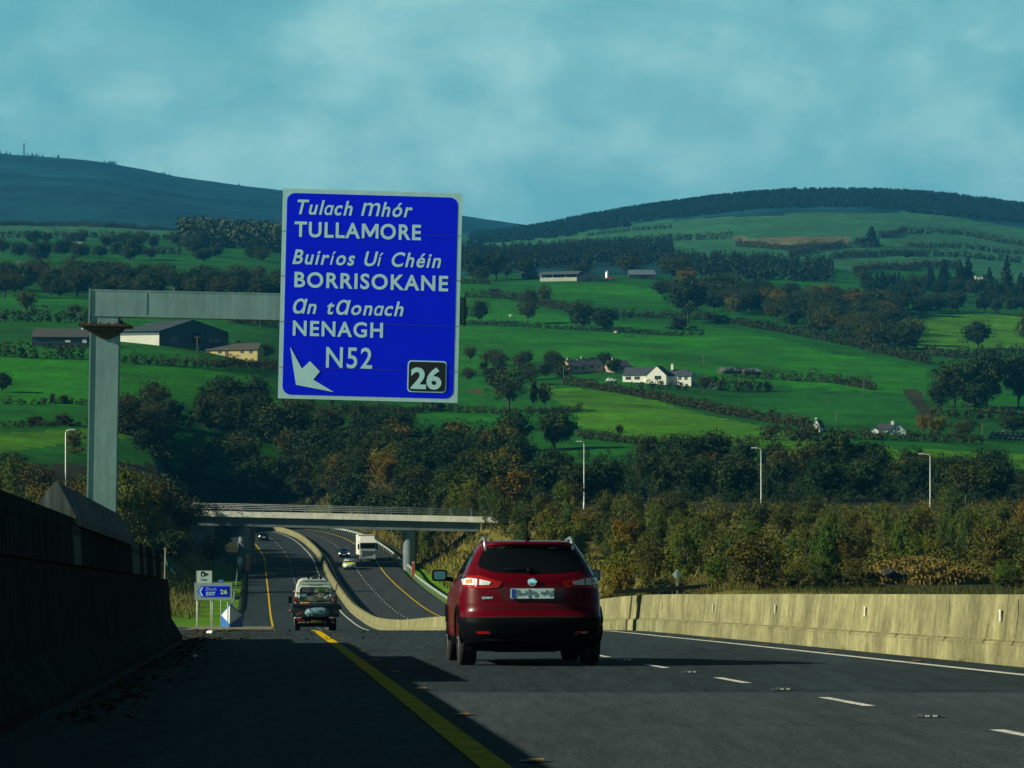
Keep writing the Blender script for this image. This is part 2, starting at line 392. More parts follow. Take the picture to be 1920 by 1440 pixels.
def build_land():
    v = np.stack([GX, GY, GZ], -1).reshape(-1, 3)
    a = (np.arange(NP - 1)[:, None] * ND + np.arange(ND - 1)[None, :]).ravel()
    f = np.stack([a, a + ND, a + ND + 1, a + 1], -1)
    cx = (GX[:-1, :-1] + GX[1:, 1:]) / 2; cyy = (GY[:-1, :-1] + GY[1:, 1:]) / 2
    cpx = (PX[:-1, None] + PX[1:, None]) / 2 + 0 * cyy; cpy = (GP[:-1, :-1] + GP[1:, 1:]) / 2
    mi = np.zeros(cx.shape, int)
    mi[cyy < 430] = 7
    mi[(cyy >= 430) & (cyy < 640) & (cpy > 870)] = 3
    u = cx - rx(cyy[0])[None, :]
    rag = 1.5 * np.sin(cyy / 3.1) + np.sin(cyy / 1.3 + cx)
    mi[(cyy < 420) & (u > 18) & (u < 24 + rag)] = 6
    mi[(cyy < 420) & (u < -3) & (u > -7.5 + .5 * rag)] = 6
    mi[(cyy < 232) & (u > 38)] = 3
    mi[(cyy > 225) & (cyy < 292 + rag) & (u < -3) & (u > -24)] = 6
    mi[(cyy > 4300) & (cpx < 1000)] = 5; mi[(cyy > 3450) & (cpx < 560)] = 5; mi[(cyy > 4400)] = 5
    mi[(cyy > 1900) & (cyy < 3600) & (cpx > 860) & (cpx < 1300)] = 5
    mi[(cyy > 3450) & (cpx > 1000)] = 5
    for (k, poly, a0, a1) in FIELDS:
        m = inside(poly, cpx, cpy) & (cyy > a0) & (cyy < a1); mi[m] = k
    me = bpy.data.meshes.new('ground'); me.vertices.add(len(v)); me.vertices.foreach_set('co', v.ravel())
    me.loops.add(f.size); me.loops.foreach_set('vertex_index', f.ravel().astype(np.int32))
    me.polygons.add(len(f)); me.polygons.foreach_set('loop_start', np.arange(0, f.size, 4, dtype=np.int32))
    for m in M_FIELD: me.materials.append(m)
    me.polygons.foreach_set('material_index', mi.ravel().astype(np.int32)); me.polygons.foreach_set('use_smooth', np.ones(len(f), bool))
    me.update(calc_edges=True)
    # near-camera ground behind the camera, joined to the same sheet's edge
    return tag(link('ground', me), kind='structure')
build_land()

# ------------------------------------------------------------------ carriageways and paint
ASPH = mat('asphalt', (.027, .047, .056), .92, var=.2, scale=.35, stretch=(2.2, .12, 1), bump=.5, spec=.12, fine=.45,
           layers=((48, (1, 1, 1), .40, .25, .62, 1.75), (5, (1, .5, 1), .3, .8, .7, 1.1)))
ASPH2 = mat('worn_asphalt', (.029, .043, .047), .92, var=.22, scale=.3, stretch=(2.2, .12, 1), bump=.5, spec=.25, fine=.4,
            layers=((26, (1, 1, 1), .36, .5, .66, 1.3),))
CONC_DIRT = mat('gore_concrete', (.16, .16, .12), .9, var=.3, scale=.8)
def ribbon(name, u0, u1, d0, d1, m, dz=0., parts=1, mb=None, mi=0):
    own = mb is None
    mb = mb or MB(); ds = steps(d0, d1); n = parts + 1
    vs = [RP(u0 + (u1 - u0) * k / parts, d, dz) for d in ds for k in range(n)]
    fs = [[i * n + k, i * n + k + 1, (i + 1) * n + k + 1, (i + 1) * n + k] for i in range(len(ds) - 1) for k in range(parts)]
    mb.add(vs, fs, mi)
    if own: return tag(mb.build(name, m), kind='structure')
ribbon('road', -3.35, 8.25, 6, 618, ASPH, 0, 4)
ribbon('road_oncoming', 8.55, 19.1, 6, 618, ASPH2, 0, 4)
WHITE = mat('road_white', (.62, .64, .56), .6, var=.14, scale=3, layers=((9, (1, 1, 1), .34, .55, .55, 1.05),))
YELL = mat('road_yellow', (.64, .43, .001), .8, spec=.02, var=.15, scale=3, layers=((11, (1, 1, 1), .34, .62, .55, 1.05),))
mk = MB(); ribbon('', 7.12, 7.27, 6, 618, None, .006, 1, mk); ribbon('', 9.35, 9.48, 6, 618, None, .006, 1, mk)
d = 17.3
while d < 612: ribbon('', 3.57, 3.67, d, d + 1.95, None, .006, 1, mk); d += 6.03
d = 19.3
while d < 612: ribbon('', 12.75, 12.86, d, d + 1.95, None, .006, 1, mk); d += 6.03
tag(mk.build('white_road_markings', WHITE), kind='structure')
mk = MB(); ribbon('', -.1, .07, 6, 618, None, .006, 1, mk); ribbon('', 16.25, 16.4, 6, 618, None, .006, 1, mk)
ribbon('', -2.95, -2.85, 250, 400, None, .006, 1, mk)
tag(mk.build('yellow_road_markings', YELL), kind='structure')
TAR = mat('tar', (.008, .010, .011), .6, var=.2)
mk = MB()
for (d0, w, ua, ub) in ((20.0, .05, .2, 3.2), (20.55, .02, 3.4, 7), (46.2, .10, -3.3, 8.1), (30.2, .03, -3.2, .3), (64.5, .10, -3.3, 8.1), (74.2, .18, -3.3, 8.1)):
    ribbon('', ua, ub, d0, d0 + w, None, .003, 3, mk)
tag(mk.build('road_joints', TAR), kind='structure')
# paler older surfacing laid across the lanes ahead of the camera
PATCH = mat('old_surfacing', (.033, .053, .061), .92, var=.22, scale=.4, stretch=(2, .2, 1), bump=.4, fine=.45, spec=.25, layers=((48, (1, 1, 1), .40, .25, .62, 1.75),))
ribbon('road_patch', .25, 7.0, 10, 26.6, PATCH, .002, 3)
# the exit slip leaving on the left beyond the crest
mk = MB()
sl_ = [(112, -3.36, -3.5), (150, -3.36, -6.6), (190, -3.5, -9.2), (225, -5.2, -12.5), (238, -6.2, -17), (246, -9.4, -22), (253, -13.5, -28), (262, -19, -36)]
for i in range(len(sl_) - 1):
    (a, ua, ub), (b, uc, ud) = sl_[i], sl_[i + 1]
    mk.add([RP(ub, a, .02), RP(ua, a, .02), RP(uc, b, .02), RP(ud, b, .02)], [[0, 1, 2, 3]])
tag(mk.build('slip_road', ASPH2), kind='structure')
mk = MB()                                                  # the grassed shoulder that carries the slip down to the land beside it
def foot(u, d):
    x, y, z = RP(u, d, -.02); return (x, y, z), (x - 9, y, min(z - .3, gz(x - 9, y) - .3))
for i in range(len(sl_) - 1):
    (a, _, ub), (b, _, ud) = sl_[i], sl_[i + 1]; p, q = foot(ub + .1, a); r, s = foot(ud + .1, b); mk.add([p, q, s, r], [[0, 1, 2, 3]])
p, q = RP(sl_[-1][1], 262, -.02), RP(sl_[-1][2], 262, -.02)
mk.add([p, q, (q[0], 272, gz(q[0], 272) - .3), (p[0], 272, gz(p[0], 272) - .3)], [[0, 1, 2, 3]])
for i in range(len(sl_) - 1):
    (a, ua, ub), (b, uc, ud) = sl_[i], sl_[i + 1]; mk.add([RP(ub, a, -.06), RP(ua, a, -.06), RP(uc, b, -.06), RP(ud, b, -.06)], [[0, 1, 2, 3]])
tag(mk.build('slip_verge', M_FIELD[6]), kind='structure')
mk = MB()
for i in range(3, len(sl_) - 1):
    (a, ua, ub), (b, uc, ud) = sl_[i], sl_[i + 1]
    mk.add([RP(ua - .22, a, .028), RP(ua, a, .028), RP(uc, b, .028), RP(uc - .22, b, .028)], [[0, 1, 2, 3]])
tag(mk.build('slip_edge_marking', WHITE), kind='structure')
mk = MB(); mk.add([RP(-7, 226, .03), RP(.0, 226, .03), RP(.0, 243, .03), RP(-6.4, 243, .03)], [[0, 1, 2, 3]])
tag(mk.build('gore_pavement', CONC_DIRT), kind='structure')
# ------------------------------------------------------------------ stacked concrete wall on the left
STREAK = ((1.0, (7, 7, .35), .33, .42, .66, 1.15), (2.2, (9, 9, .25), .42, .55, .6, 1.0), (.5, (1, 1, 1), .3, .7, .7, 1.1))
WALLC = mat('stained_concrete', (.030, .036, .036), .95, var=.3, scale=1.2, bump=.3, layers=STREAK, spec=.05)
WALLP = mat('pale_panel', (.09, .11, .105), .85, var=.2, scale=1.2, layers=STREAK)
DARKC = mat('dark_joint', (.012, .014, .014), .9)
WU = -3.2
def wall():
    e = empty('stacked_wall', RP(WU, 30), 0, 'tall dark concrete barrier wall of two courses along the left shoulder', 'wall')
    o = e.location
    def course(prof, a, b, pitch, gap, mbs, pale=()):
        d = a; k = 0
        while d < b - .2:
            d1 = min(b, d + pitch)
            fr = [tuple(Vector(RP(WU, q)) - o) for q in (d + gap, (d + d1) / 2, d1 - gap)]
            mbs[1 if k in pale else 0].sweep(prof, fr); d = d1; k += 1
    low = [(.28, -.05), (.28, .08), (.07, .42), (0, 1.19), (-.52, 1.19), (-.56, .42), (-.7, -.05)]
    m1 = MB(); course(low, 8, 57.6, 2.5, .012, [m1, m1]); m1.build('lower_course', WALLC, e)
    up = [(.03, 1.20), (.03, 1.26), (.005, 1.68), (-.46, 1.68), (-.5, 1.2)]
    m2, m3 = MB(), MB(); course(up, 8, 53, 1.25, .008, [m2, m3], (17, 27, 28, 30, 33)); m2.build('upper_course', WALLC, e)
    tag(m3.build('upper_panel', WALLP, e), 'pale cleaner concrete panels in the upper course')
    core = MB(); core.sweep([(-.03, 0), (-.03, 1.6), (-.4, 1.6), (-.4, 0)], [tuple(Vector(RP(WU, q)) - o) for q in (8.1, 25, 40, 52.9)])
    core.build('joint_filler', DARKC, e)
    h = MB(); d = 9.0
    while d < 57:
        for (z, dx, mx) in ((1.03, .016, 57), (1.53, .022, 53)):
            if d < mx:
                for q in (0, .42):
                    p = Vector(RP(WU + dx, d + .5 + q, z)) - o; h.tube([p - Vector((.03, 0, 0)), p + Vector((.004, 0, 0))], .026, 8)
        d += 1.25
    h.build('bolt_hole', DARKC, e)
    cp = MB(); fr = [tuple(Vector(RP(WU, q)) - o) for q in np.linspace(29.2, 41.4, 9)]
    cp.sweep([(.05, 1.60), (.05, 1.685), (-.13, 2.03), (-.16, 2.03), (-.44, 1.685), (-.44, 1.60)], fr)
    cap_ = cp.build('coping', mat('coping_concrete', (.13, .17, .165), .85, var=.25, scale=1.5, layers=STREAK), e)
    hs = MB()
    for q in np.arange(29.8, 41, 1.2):
        for s_ in (0, .3):
            p = Vector(RP(WU, q + s_, 0)) - o; hs.tube([p + Vector((-.10, 0, 1.93)), p + Vector((-.082, 0, 1.94))], .03, 8)
    b = hs.build('bolt_hole', DARKC, cap_)
wall()

# ------------------------------------------------------------------ median barrier
MEDC = mat('median_concrete', (.285, .275, .130), .92, var=.22, scale=.9, stretch=(1, 1, 1.4), bump=.35, fine=.2,
           layers=((1.0, (1, 3.5, .3), .34, .80, .62, 1.06), (.9, (1, 13, .15), .42, .84, .60, 1.02), (.8, (1, 1.2, .8), .40, .72, .6, 1.06), (.5, (1, 9, .2), .60, 1.0, .70, .72), (7, (1, 1, 1), .32, .82, .6, 1.05), (.35, (1, 1, 1), .35, .80, .65, 1.08)))
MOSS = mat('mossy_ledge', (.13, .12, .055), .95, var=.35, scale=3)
MPROF = [(0, -.05), (0, .05), (.012, .27), (.085, .315), (.145, .90), (.385, .90), (.445, .315), (.53, .27), (.54, -.05)]
def median(name, label, a, b, extras=False):
    e = empty(name, RP(8.1, a), 0, label, 'barrier', 'concrete median barrier lengths'); o = e.location
    m = MB(); m.sweep(MPROF, [tuple(Vector(RP(8.1, q)) - o) for q in steps(a, b)]); 
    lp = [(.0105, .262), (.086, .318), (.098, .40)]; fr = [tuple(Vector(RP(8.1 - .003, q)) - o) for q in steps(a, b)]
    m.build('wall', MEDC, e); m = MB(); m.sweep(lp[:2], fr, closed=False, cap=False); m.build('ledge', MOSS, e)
    if extras:
        c = MB()
        for q, k in ((61, 1), (52.5, .35), (46.8, .6), (43.4, .3), (40.3, .7), (38.1, .5), (36.6, .6), (65, .3), (57, .25)):
            z0 = .84 if k > .5 else .52
            pts = [(.145 - .075 * (.9 - z) / .585 if z > .315 else .0 + .012 * z / .27, z) for z in (z0, z0 * .8, .34)]
            for (x0, za), (x1, zb) in zip(pts, pts[1:]):
                A = Vector(RP(8.1 + x0 - .004, q + .05 * math.sin(za * 9), za)) - o; B = Vector(RP(8.1 + x1 - .004, q + .05 * math.sin(zb * 9), zb)) - o
                w = .012
                c.add([A - Vector((0, w, 0)), A + Vector((0, w, 0)), B + Vector((0, w, 0)), B - Vector((0, w, 0))], [[0, 1, 2, 3]])
            A = Vector(RP(8.1 + .075, q, .318)) - o; B = Vector(RP(8.1 - .004, q - .14, .26)) - o
            c.add([A - Vector((0.004, .02, 0)), A + Vector((-.004, .02, .004)), B + Vector((0, .02, .004)), B - Vector((0, .02, 0))], [[0, 1, 2, 3]])
        c.build('crack', DARKC, e)
        PL = mat('reflector_plate', (.7, .72, .62), .4)
        for q in (69.5, 61.5, 54.0, 45.9, 37.4):
            p = MB(); B = Vector(RP(8.1 + .112, q, .60)) - o
            p.box(B + Vector((-.02, 0, .03)), (.012, .11, .15), 0); p.box(B + Vector((-.015, 0, -.05)), (.05, .02, .02), 0)
            p.build('reflector', PL, e)
        g = MB(); rnd = random.Random(4)
        for _ in range(90):
            q = rnd.choice([52.6, 66, 71, 39, 47]) + rnd.gauss(0, .12); B = Vector(RP(8.06, q, 0)) - o
            t = Vector((rnd.uniform(-.1, .04), rnd.uniform(-.06, .06), rnd.uniform(.03, .13)))
            g.add([B, B + Vector((0, .015, 0)), B + t], [[0, 1, 2]])
        g.build('weeds', mat('dry_weed', (.09, .07, .02), .9), e)
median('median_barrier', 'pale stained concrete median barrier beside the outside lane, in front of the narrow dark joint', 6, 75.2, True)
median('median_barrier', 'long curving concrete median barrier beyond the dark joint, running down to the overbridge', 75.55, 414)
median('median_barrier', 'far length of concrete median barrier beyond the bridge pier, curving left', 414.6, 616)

# ------------------------------------------------------------------ sign gantry
GALV = mat('galvanised_steel', (.20, .33, .34), .6, metal=.0, var=.1, scale=2.5, stretch=(1, 1, .5), bump=.08, spec=.35, layers=((1.2, (6, 6, .25), .3, .82, .7, 1.05), (.4, (1, 1, 1), .3, .85, .7, 1.08)))
SIGNW = mat('sign_border', (.50, .78, .80), .55, var=.06, scale=3, layers=((1.0, (8, 8, .3), .3, .86, .7, 1.0),))
SIGNB = mat('sign_blue', (.001, .016, .98), .6, var=.05, scale=2, spec=.08)
SIGNL = mat('sign_lettering', (.52, .82, .84), .5, var=.04, scale=4)
SIGNK = mat('sign_black', (.008, .009, .009), .5)
def rrect(x0, x1, z0, z1, r, n=6):
    pts = []
    for (cx, cz, a0) in ((x1 - r, z1 - r, 0), (x0 + r, z1 - r, 90), (x0 + r, z0 + r, 180), (x1 - r, z0 + r, 270)):
        pts += [(cx + r * math.cos(R(a0 + 90 * k / n)), cz + r * math.sin(R(a0 + 90 * k / n))) for k in range(n + 1)]
    return pts
def gantry():
    D = 71.0; S = F / D
    base = Vector(((187 - 960) / S, D, float(rz(D)) - .4))
    e = empty('sign_gantry', base, 0, 'grey steel cantilever gantry carrying the big blue direction sign', 'sign gantry')
    YAW = R(2.5)
    e.rotation_euler = (0, R(1.05), YAW)
    Mi = Matrix.Translation(base) @ Matrix.Rotation(YAW, 4, 'Z') @ Matrix.Rotation(R(1.05), 4, 'Y'); Mi.invert()
    def L(px, py, d=D):
        q = Mi @ P(px, py, d); s_ = q.x * math.sin(YAW) / D; return Vector((q.x / math.cos(YAW) ** 2 * (1 + s_), q.y, q.z * (1 + s_)))
    # post: hollow box with proud edge welds, slightly tapered
    post = MB(); w = .335
    zt = L(195, 612).z
    post.bb(-w, w, -.3, .3, 0, zt - .02, 0, .012)
    for x in (-w, w):
        for y in (-.3,): post.bb(x - .02, x + .02, y - .02, y + .02, 0, zt - .05)
    post.build('post', GALV, e)
    fl = MB(); fl.bb(-.62, .62, -.5, .5, zt - .02, zt + .035)
    fl.extrude([(-.58, zt + .035), (-.36, zt + .17), (-.36, zt + .035)], -.02, .02); fl.extrude([(.58, zt + .035), (.36, zt + .17), (.36, zt + .035)], -.02, .02)
    RUST = mat('rusted_flange', (.055, .040, .028), .85, var=.5, scale=6)
    fo = fl.build('flange', RUST, e)
    gu = MB(); 
    gu.extrude([(-.55, zt - .03), (.55, zt - .03), (.34, zt - .24), (.1, zt - .34), (-.12, zt - .30), (-.36, zt - .16)], -.335, -.325); gu.build('gusset_plate', RUST, fo)
    bt = MB()
    for k in range(6): bt.tube([(-.5 + k * .2, -.42, zt + .03), (-.5 + k * .2, -.42, zt + .085)], .024, 6)
    bt.build('bolts', RUST, fo)
    # upper stub and beam
    zb0 = L(300, 596).z; zb1 = L(300, 548).z; xe = L(866, 590).x
    be = MB(); be.bb(-w, w, -.3, .3, zt + .035, zb0, 0, .01); be.bb(-w - .03, xe, -.31, .31, zb0, zb1, 0, .012)
    be.bb(-w - .055, -w - .015, -.33, .33, zt + .04, zb1 + .02); be.bb(.98, 1.02, -.318, -.30, zb0 + .06, zb1 - .05)
    be.bb(-w, xe, -.316, -.30, zb1 - .02, zb1 + .012); be.bb(-w, xe, -.316, -.30, zb0 - .012, zb0 + .015)
    be.build('beam', GALV, e)
    ec = MB(); ec.bb(xe, xe + .03, -.33, .33, zb0 - .03, zb1 + .03); ec.build('beam_end', SIGNK, e)
    # sign: local axes a (right) and b (down) measured in photo pixels from its top-left corner
    k = 1.004 / (F / (D + .1)); TL = Mi @ P(532, 355, D + .1)
    TL.y = -.62; TL.x = L(529.5, 355).x; TL.z -= 2.4 * k; TL.x += .8 * k
    def uv(px, py):                      # photo pixel -> metres in the sign's own plane
        dx, dy = px - 532, py - 355; a = math.atan2(8, 333)
        return (dx * math.cos(a) + dy * math.sin(a)) * k, (-dx * math.sin(a) + dy * math.cos(a)) * k
    wS, hS = 333 * k, 390 * k
    s = empty('sign_panel', (TL.x, TL.y, TL.z)); s.parent = e; s.rotation_euler = (0, R(.35), 0)
    pn = MB(); z = 0
    for i, hh in enumerate((79, 83, 85, 84, 59)):
        pn.bb(0, wS, 0, .05, -z, -(z + hh * k) + .008, 0); z += hh * k
    # the plate behind the joints carries the planks
    pn.bb(.01, wS - .01, .05, .07, -.01, -hS + .01, 1)
    for x in (.7, wS - .7): pn.bb(x - .06, x + .06, .07, .30, -.1, -hS + .1, 1)
    pl = pn.build('plank_panel', [SIGNW, GALV], s)
    ins = 8 * k
    bf = MB(); bf.extrude(rrect(ins, wS - ins, -hS + ins, -ins, .2), -.004, .0); bf.build('blue_face', SIGNB, s)
    jt = MB(); z = 0
    for hh in (79, 83, 85, 84):
        z += hh * k; jt.bb(.0, wS, -.0062, -.0052, -z - .004, -z + .006)
    jt.build('joint_line', mat('joint_line', (.02, .05, .22), .6), s)
    def tx(runs, px0, px1, py, cap, **kw):
        a, b = uv(px0, py); wd = (px1 - px0) * k
        text('lettering', runs, (a, -.0085, -b), wd, cap * k, SIGNL, s, depth=.002, **kw)
    tx([('Tul', 1), ('ɑ', .84), ('ch ', 1), ('m', 1.40, .004), ('hór', 1)], 553.5, 774.5, 402, 26, shear=.22, bold=.020, gap=.11, space=1.16)
    tx([('TULLA', 1), ('M', 1), ('ORE', 1)], 553, 787.5, 443.8, 27, bold=.024, space=1.14)
    tx([('Buir', 1), ('í', .98, .006), ('os ', 1), ('U', 1), ('í ', .98, .006), ('Chéin', 1)], 549.5, 828, 494.5, 26, shear=.22, bold=.020, gap=.11, space=1.16)
    tx([('BORRISOKANE', 1)], 553, 838, 537.3, 27, bold=.024, space=1.14)
    tx([('ɑ', 1.28, .012), ('n ', 1), ('t', 1), ('ɑ', 1.28, .012), ('on', 1), ('ɑ', .84), ('ch', 1)], 548, 758.5, 586, 26, shear=.22, bold=.020, gap=.11, space=1.16)
    tx([('NENAGH', 1)], 550, 717, 627, 26.5, bold=.024, space=1.14)
    tx([('N52', 1)], 611.5, 697, 686.5, 37.5, bold=.012, space=1.12)
    b0 = uv(762, 732); b1 = uv(836, 675)
    bx = MB(); bx.extrude(rrect(b0[0], b1[0], -b0[1], -b1[1], .09), -.012, -.0064); bx.build('number_border', SIGNL, s)
    q = 2.2 * k
    bx = MB(); bx.extrude(rrect(b0[0] + q, b1[0] - q, -b0[1] + q, -b1[1] - q, .075), -.018, -.0121); bx.build('number_panel', SIGNK, s)
    a, b = uv(768.5, 724.5); text('lettering', [('26', 1)], (a, -.026, -b), 57 * k, 36.5 * k, SIGNL, s, bold=.034)
    ar = [(205, 1030), (273, 1157), (320, 1112), (377, 1173), (338, 1220), (458, 1292), (238, 1250)]
    pp = [uv(480 + x / 3.131, 320 + y / 3.131) for x, y in ar]
    m = MB(); m.extrude([(x, -y) for x, y in pp], -.014, -.0066); m.build('arrow', SIGNL, s)
gantry()

# ------------------------------------------------------------------ overbridge
BRW = mat('bridge_edge_concrete', (.66, .66, .56), .85, var=.15, scale=.7, layers=((.6, (2, 2, .5), .3, .75, .7, 1.05),))
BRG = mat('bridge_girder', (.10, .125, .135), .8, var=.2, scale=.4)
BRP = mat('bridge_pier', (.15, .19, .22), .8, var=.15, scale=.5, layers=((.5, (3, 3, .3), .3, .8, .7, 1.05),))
BD = 410.
def bridge():
    S = F / BD; e = empty('overbridge', P(620, 990, BD), 0, 'concrete road bridge with metal railings crossing over the motorway', 'bridge'); o = e.location
    def zt(x): return P(0, 957.5, BD).z - (x - P(365, 0, BD).x) * .0215   # falls gently to the right
    x0, x1 = P(330, 0, BD).x, P(985, 0, BD).x
    xs = np.linspace(x0, x1, 24)
    def strip(name, dz1, dz0, ya, yb, m):
        b = MB(); vs = []; 
        for x in xs:
            z = zt(x); ys_ = -.13 * (x - o.x); vs += [(x - o.x, ya - o.y + ys_, z + dz0 - o.z), (x - o.x, ya - o.y + ys_, z + dz1 - o.z), (x - o.x, yb - o.y + ys_, z + dz1 - o.z), (x - o.x, yb - o.y + ys_, z + dz0 - o.z)]
        fs = [[i * 4 + k, i * 4 + (k + 1) % 4, i * 4 + 4 + (k + 1) % 4, i * 4 + 4 + k] for i in range(len(xs) - 1) for k in range(4)]
        fs += [[0, 1, 2, 3], [len(vs) - 4 + k for k in (3, 2, 1, 0)]]
        b.add(vs, fs); return b.build(name, m, e)
    strip('edge_beam', 0, -.78, BD - .35, BD, BRW); strip('edge_beam', 0, -.78, BD + 11, BD + 11.35, BRW)
    strip('deck', -.55, -.8, BD, BD + 11, BRG)
    strip('girder', -.8, -2.1, BD + .35, BD + 10.7, BRG)
    for (pa, pb) in ((441, 467), (755, 779)):
        xa, xb = P(pa, 0, BD).x, P(pb, 0, BD).x; c = (xa + xb) / 2; w = (xb - xa) / 2
        for y in (BD + 2.2 - .13 * (c - o.x), BD + 8.2 - .13 * (c - o.x)):
            m = MB()
            zb = float(rz(BD)) - .6; zc = zt(c) - 2.08
            m.lathe([(w * .96, zb - o.z), (w, zc - .8 - o.z), (w * 1.06, zc - o.z)], 20, 'z', (c - o.x, y - o.y, 0))
            m.build('pier', BRP, e)
    RL = mat('railing_metal', (.20, .23, .22), .55, var=.15, scale=2)
    for y in (BD - .15, BD + 11.2):
        r = MB(); x = x0 + .6
        while x < x1:
            yq = y - .13 * (x - o.x); r.bb(x - .05 - o.x, x + .05 - o.x, yq - .05 - o.y, yq + .05 - o.y, zt(x) - o.z, zt(x) + 1.08 - o.z); x += 2.93
        for h in (.35, .6, .85, 1.06):
            r.tube([(q - o.x, y - .13 * (q - o.x) - o.y, zt(q) + h - o.z) for q in (x0, (x0 + x1) / 2, x1)], .035, 6)
        r.build('railing', RL, e)
    for pa, pb in ((330, 385), (905, 985)):
        ab = MB(); xa, xb = P(pa, 0, BD).x, P(pb, 0, BD).x; yy = BD - .13 * ((xa + xb) / 2 - o.x); ab.bb(xa - o.x, xb - o.x, yy + 1.2 - o.y, yy + 9.6 - o.y, zt(xb) - 4.6 - o.z, zt(xb) - 2.12 - o.z)
        ab.build('abutment', BRP, e)
    return zt
bridge_z = bridge()

# ------------------------------------------------------------------ guard rails
RAILM = mat('guard_rail_steel', (.42, .47, .45), .5, metal=.2, var=.15, scale=1.2)
def guard_rail(pts, label, RAILM=RAILM):
    e = empty('guard_rail', pts[0], 0, label, 'guard rail'); o = Vector(pts[0])
    pr = [(0, .42), (.05, .46), (.05, .52), (0, .57), (.05, .62), (.05, .68), (0, .72), (-.015, .72), (.03, .66), (.03, .63), (-.02, .57), (.03, .51), (.03, .47), (-.015, .42)]
    m = MB(); m.sweep([(a, z) for a, z in pr], [tuple(Vector(p) - o) for p in pts]); m.build('rail', RAILM, e)
    acc = 0; sp_ = 4.4 if len(pts) > 40 else 2.4
    for a, b in zip(pts, pts[1:]):
        a, b = Vector(a), Vector(b); L = (b - a).length; t = (sp_ - acc) % sp_
        while t < L:
            c = a.lerp(b, t / L) - o; q = MB(); q.bb(c.x - .12, c.x - .03, c.y - .04, c.y + .04, c.z - .3, c.z + .7); q.build('post', RAILM, e); t += sp_
        acc = (acc + L) % sp_
guard_rail([RP(-4.1 if d < 300 else -3.9, d) for d in steps(252, 402)], 'galvanised guard rail along the left verge between the blue nose marker and the bridge')
guard_rail([RP(19.6 + .5 * math.exp(-((d - 404) / 12) ** 2), d) for d in steps(240, 612)], 'long galvanised guard rail beside the oncoming carriageway')
gp = [P(px, py, d) for px, py, d in ((1380, 1094, 215), (1320, 1098, 212), (1240, 1104, 205), (1150, 1109, 198))]
guard_rail([tuple((p.x, p.y, p.z - .62)) for p in gp], 'short dark guard rail beside the grey diamond sign on the right verge', mat('dull_rail', (.05, .065, .07), .6))

# ------------------------------------------------------------------ small signs and posts
POST = mat('sign_post_steel', (.50, .55, .50), .5, var=.15, scale=3)
def exit_sign():
    D = 228.; k = D / F; b = P(400, 1167, D)
    e = empty('exit_sign', b, 0, 'blue exit 26 direction sign on grey posts on the grass gore', 'road sign')
    def q(px, py): return ((px - 400) * k, (1167 - py) * k)
    x0, z0 = q(364.5, 1125); x1, z1 = q(435, 1093)
    m = MB(); m.bb(x0, x1, 0, .06, z0, z1); m.build('backboard', mat('backboard', (.30, .40, .39), .6, var=.1), e)
    A = [q(369.5, 1109.5), q(377, 1098.5), q(431, 1098.5), q(431, 1119.5), q(377, 1119.5)]
    def inset(poly, s): 
        cx = sum(p[0] for p in poly) / len(poly); cz = sum(p[1] for p in poly) / len(poly)
        return [(cx + (p[0] - cx) * (1 - s), cz + (p[1] - cz) * (1 - 2.2 * s)) for p in poly]
    m = MB(); m.extrude(A, -.01, -.001); m.build('sign_edge', mat('exit_edge', (.10, .25, .62), .5), e)
    m = MB(); m.extrude(inset(A, .035), -.02, -.0101); f = m.build('blue_face', SIGNB, e)
    ch = [q(373, 1109.5), q(378, 1101), q(381.5, 1101), q(376.5, 1109.5), q(381.5, 1118), q(378, 1118)]
    m = MB(); m.extrude(ch, -.03, -.0201); m.build('chevron', SIGNL, e)
    a = q(385.5, 1107.3); text('lettering', [('ɑ', 1.3), ('m', 1), ('ɑ', .86), ('ch', 1)], (a[0], -.028, a[1]), 21 * k, 6.0 * k, mat('dull_lettering', (.30, .42, .60), .5), e, shear=.2, bold=.02)
    a = q(386.5, 1116.3); text('lettering', [('EXIT', 1)], (a[0], -.028, a[1]), 17.5 * k, 6.2 * k, SIGNL, e, bold=.03)
    n0 = q(412, 1115); n1 = q(427.5, 1104)
    m = MB(); m.bb(n0[0], n1[0], -.03, -.0201, n0[1], n1[1]); m.build('number_panel', SIGNK, e)
    a = q(413, 1113.6); text('lettering', [('26', 1)], (a[0], -.04, a[1]), 13.2 * k, 7.8 * k, SIGNL, e, bold=.03)
    for px, yb in ((370, 1163), (398, 1161), (427, 1150)):
        x, z = q(px, yb); m = MB(); m.tube([(x, .1, z - 1.2), (x, .1, z1 - .1)], .05, 8); m.build('post', POST, e)
exit_sign()
